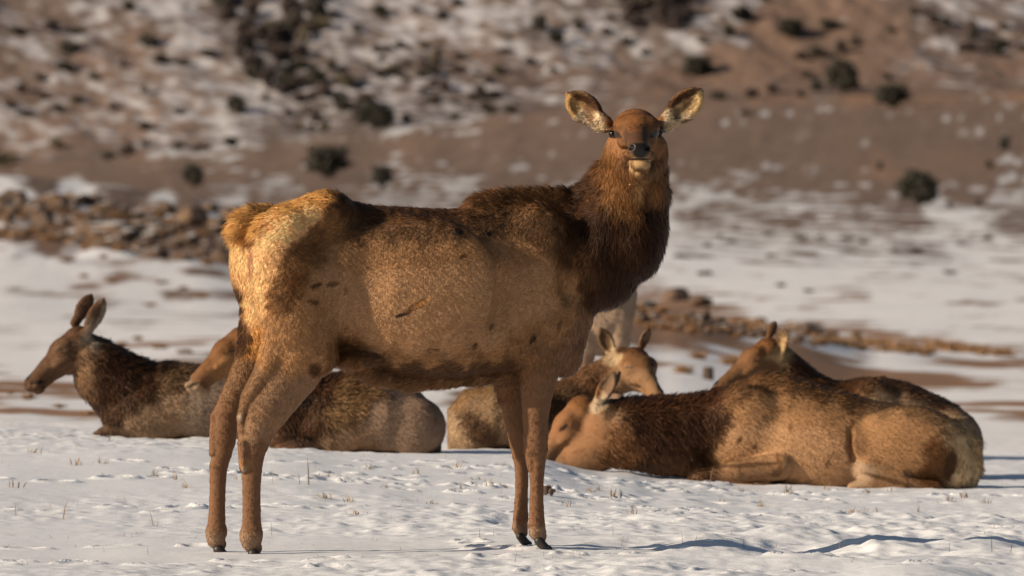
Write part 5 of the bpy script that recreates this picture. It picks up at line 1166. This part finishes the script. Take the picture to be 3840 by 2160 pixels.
for (x, y) in ((2700, 895), (2650, 925), (2560, 970), (2740, 915), (3000, 898), (3080, 900), (3180, 905), (3240, 915), (3360, 945), (3440, 948), (2890, 965), (2880, 885), (2640, 1035), (2930, 1078), (3030, 1098), (3600, 920), (3700, 905), (3560, 1030)):
    place(random.choice(CROWNS['sage']), 'sagebrush', x, y, random.uniform(50, 110), random.uniform(14, 24), 'low grey sagebrush half buried in the snow field at right', 'sagebrush', 'sagebrush in the right snow field')
# little post
def post():
    import bmesh
    X, D, z = hit(2656, 1424); s = K * D; bm = bmesh.new()
    bmesh.ops.create_cone(bm, segments=10, radius1=.055, radius2=.05, depth=56*s, cap_ends=True)
    for v in bm.verts:
        v.co.z += 28*s - .02
        if v.co.z > 50*s: v.co.x += .01
    bmesh.ops.bevel(bm, geom=bm.edges[:], offset=.006, segments=1)
    me = bpy.data.meshes.new('post'); bm.to_mesh(me); bm.free(); me.materials.append(MAT['trunk'])
    o = link(bpy.data.objects.new('post', me)); o.location = (X, D - FEET_Y, z); tag(o, 'short dark wooden post in the snow left of the back right elk muzzle', 'post')
post()
# foreground grass
ST = [tuft_mesh('grass_tuft', 320+i, 9, 'straw', .55, .3, .035, .7) for i in range(5)]
SK = [tuft_mesh('stalk', 330+i, 1, 'stalk', .02, .25, .022, .1) for i in range(4)]
def near_place(me, name, px, D, w, h, label, cat, group):
    X = (px - 1920) * K * D; z = float(ground_z(np.array([X]), np.array([D]))[0])
    o = bpy.data.objects.new(name, me); o.location = (X, D - FEET_Y, z); o.scale = (w, w, h); o.rotation_euler = (0, 0, random.uniform(0, 6.28)); tag(o, label, cat, group); link(o)
def Dof(px, py): return hit(px, py)[1]
for (x, y) in ((1890, 1830), (1730, 1835), (1780, 1800), (1840, 1825), (2220, 1845), (2240, 1840), (2370, 1925), (2300, 1870), (3190, 1925), (3210, 1922), (3280, 1920), (3440, 1920), (3560, 1880), (3620, 1870), (3250, 1850),
               (3340, 1845), (3100, 1840), (1300, 1880), (1210, 1870), (1330, 1930), (1440, 1830), (1380, 1760), (1200, 1790), (885, 1800), (660, 1800), (690, 1830), (580, 1790), (400, 1740), (370, 1738), (290, 1745), (140, 1700), (60, 1830),
               (1560, 1780), (1620, 1890), (3700, 1890), (2700, 1880), (2850, 1900), (2960, 1850), (2120, 1900), (1720, 1760)):
    near_place(random.choice(ST), 'grass_tuft', x, Dof(x, y), random.uniform(.03, .09), random.uniform(.02, .055), 'small straw tuft in the foreground snow, %s' % ('left of the hind legs' if x < 780 else 'between the hind and front legs' if x < 1930 else 'right of the front legs' if x < 2800 else 'in front of the right resting elk'), 'grass tuft', 'straw tufts in the foreground snow')
for (x, y, h) in ((1023, 1816, .13), (1125, 1818, .07), (1158, 1818, .14), (1090, 1800, .05), (235, 1950, .10), (240, 1948, .06), (288, 1905, .05), (185, 1920, .06), (385, 1955, .04), (575, 1975, .08), (590, 1978, .05), (555, 2080, .04), (390, 2070, .03),
                  (1020, 2010, .06), (1018, 1998, .04), (1800, 2015, .05), (1850, 2010, .04), (2300, 2010, .05), (2560, 2040, .06), (2605, 2050, .06), (2680, 2045, .04), (2790, 2055, .05), (2950, 2040, .06), (3030, 2025, .06), (2330, 2050, .05),
                  (3020, 2035, .04), (3150, 2060, .05), (3560, 2070, .05), (3720, 2070, .07), (3790, 2072, .06), (1750, 2070, .05), (1930, 2110, .05), (3300, 1980, .05), (2180, 1990, .04), (700, 1900, .04), (470, 1890, .04), (60, 1935, .07), (130, 1935, .05)):
    near_place(random.choice(SK), 'dry_stalk', x, Dof(x, y), h, h, 'thin dry stalk in the foreground snow, %s' % ('left of the hind legs' if x < 780 else 'between the hind and front legs' if x < 1930 else 'right of the front legs' if x < 2800 else 'at the lower right'), 'stalk', 'thin stalks in the foreground snow')
near_place(SK[0], 'dry_stalk', 2662, 49.2, .11, .11, 'pale bent stalk in front of the folded foreleg of the front right elk', 'stalk', None)
near_place(SK[1], 'dry_stalk', 408, 50.6, .10, .10, 'pale thick stalk in front of the chest of the far left elk', 'stalk', None)
def grass_stuff():
    r = np.random.default_rng(9); n = 2600; X = r.uniform(-4, 4, n); D = r.uniform(37, 60, n)
    keep = fbm2(X * 1.6, D * .8, 141, 3) > .5; X, D = X[keep], D[keep]; z = ground_z(X, D); n = len(X)
    h = r.uniform(.008, .03, n); a = r.uniform(0, 6.28, n); l = r.normal(0, .5, n) * h; w = .0016
    b = np.stack([X, D - FEET_Y, z - .004], 1); V = np.stack([b + [-w, 0, 0], b + [w, 0, 0], b + np.stack([np.cos(a)*l, np.sin(a)*l, h], 1)], 1).reshape(-1, 3)
    me = mesh_from('dry_grass', V, np.arange(3*n).reshape(-1, 3), smooth_=False); me.materials.append(MAT['straw'])
    tag(link(bpy.data.objects.new('dry_grass', me)), 'fine dry grass tips showing through the trampled foreground snow', 'grass', kind='stuff')
grass_stuff()

def dung():
    import bmesh
    X, D, z = hit(2056, 1862); bm = bmesh.new(); r = np.random.default_rng(4)
    for i in range(14):
        m = Matrix.Translation((r.normal(0, .014), r.normal(0, .012), .008 + r.uniform(0, .03))) @ Matrix.Rotation(r.uniform(0, 3), 4, 'Y') @ Matrix.Diagonal((1.4, 1, 1, 1))
        bmesh.ops.create_icosphere(bm, subdivisions=2, radius=.010, matrix=m)
    me = bpy.data.meshes.new('dung'); bm.to_mesh(me); bm.free(); me.materials.append(MAT['trunk'])
    o = link(bpy.data.objects.new('dung_pile', me)); o.location = (X, D - FEET_Y, z); tag(o, 'small dark heap of droppings on the snow touching the near front leg', 'droppings', kind='stuff')
dung()
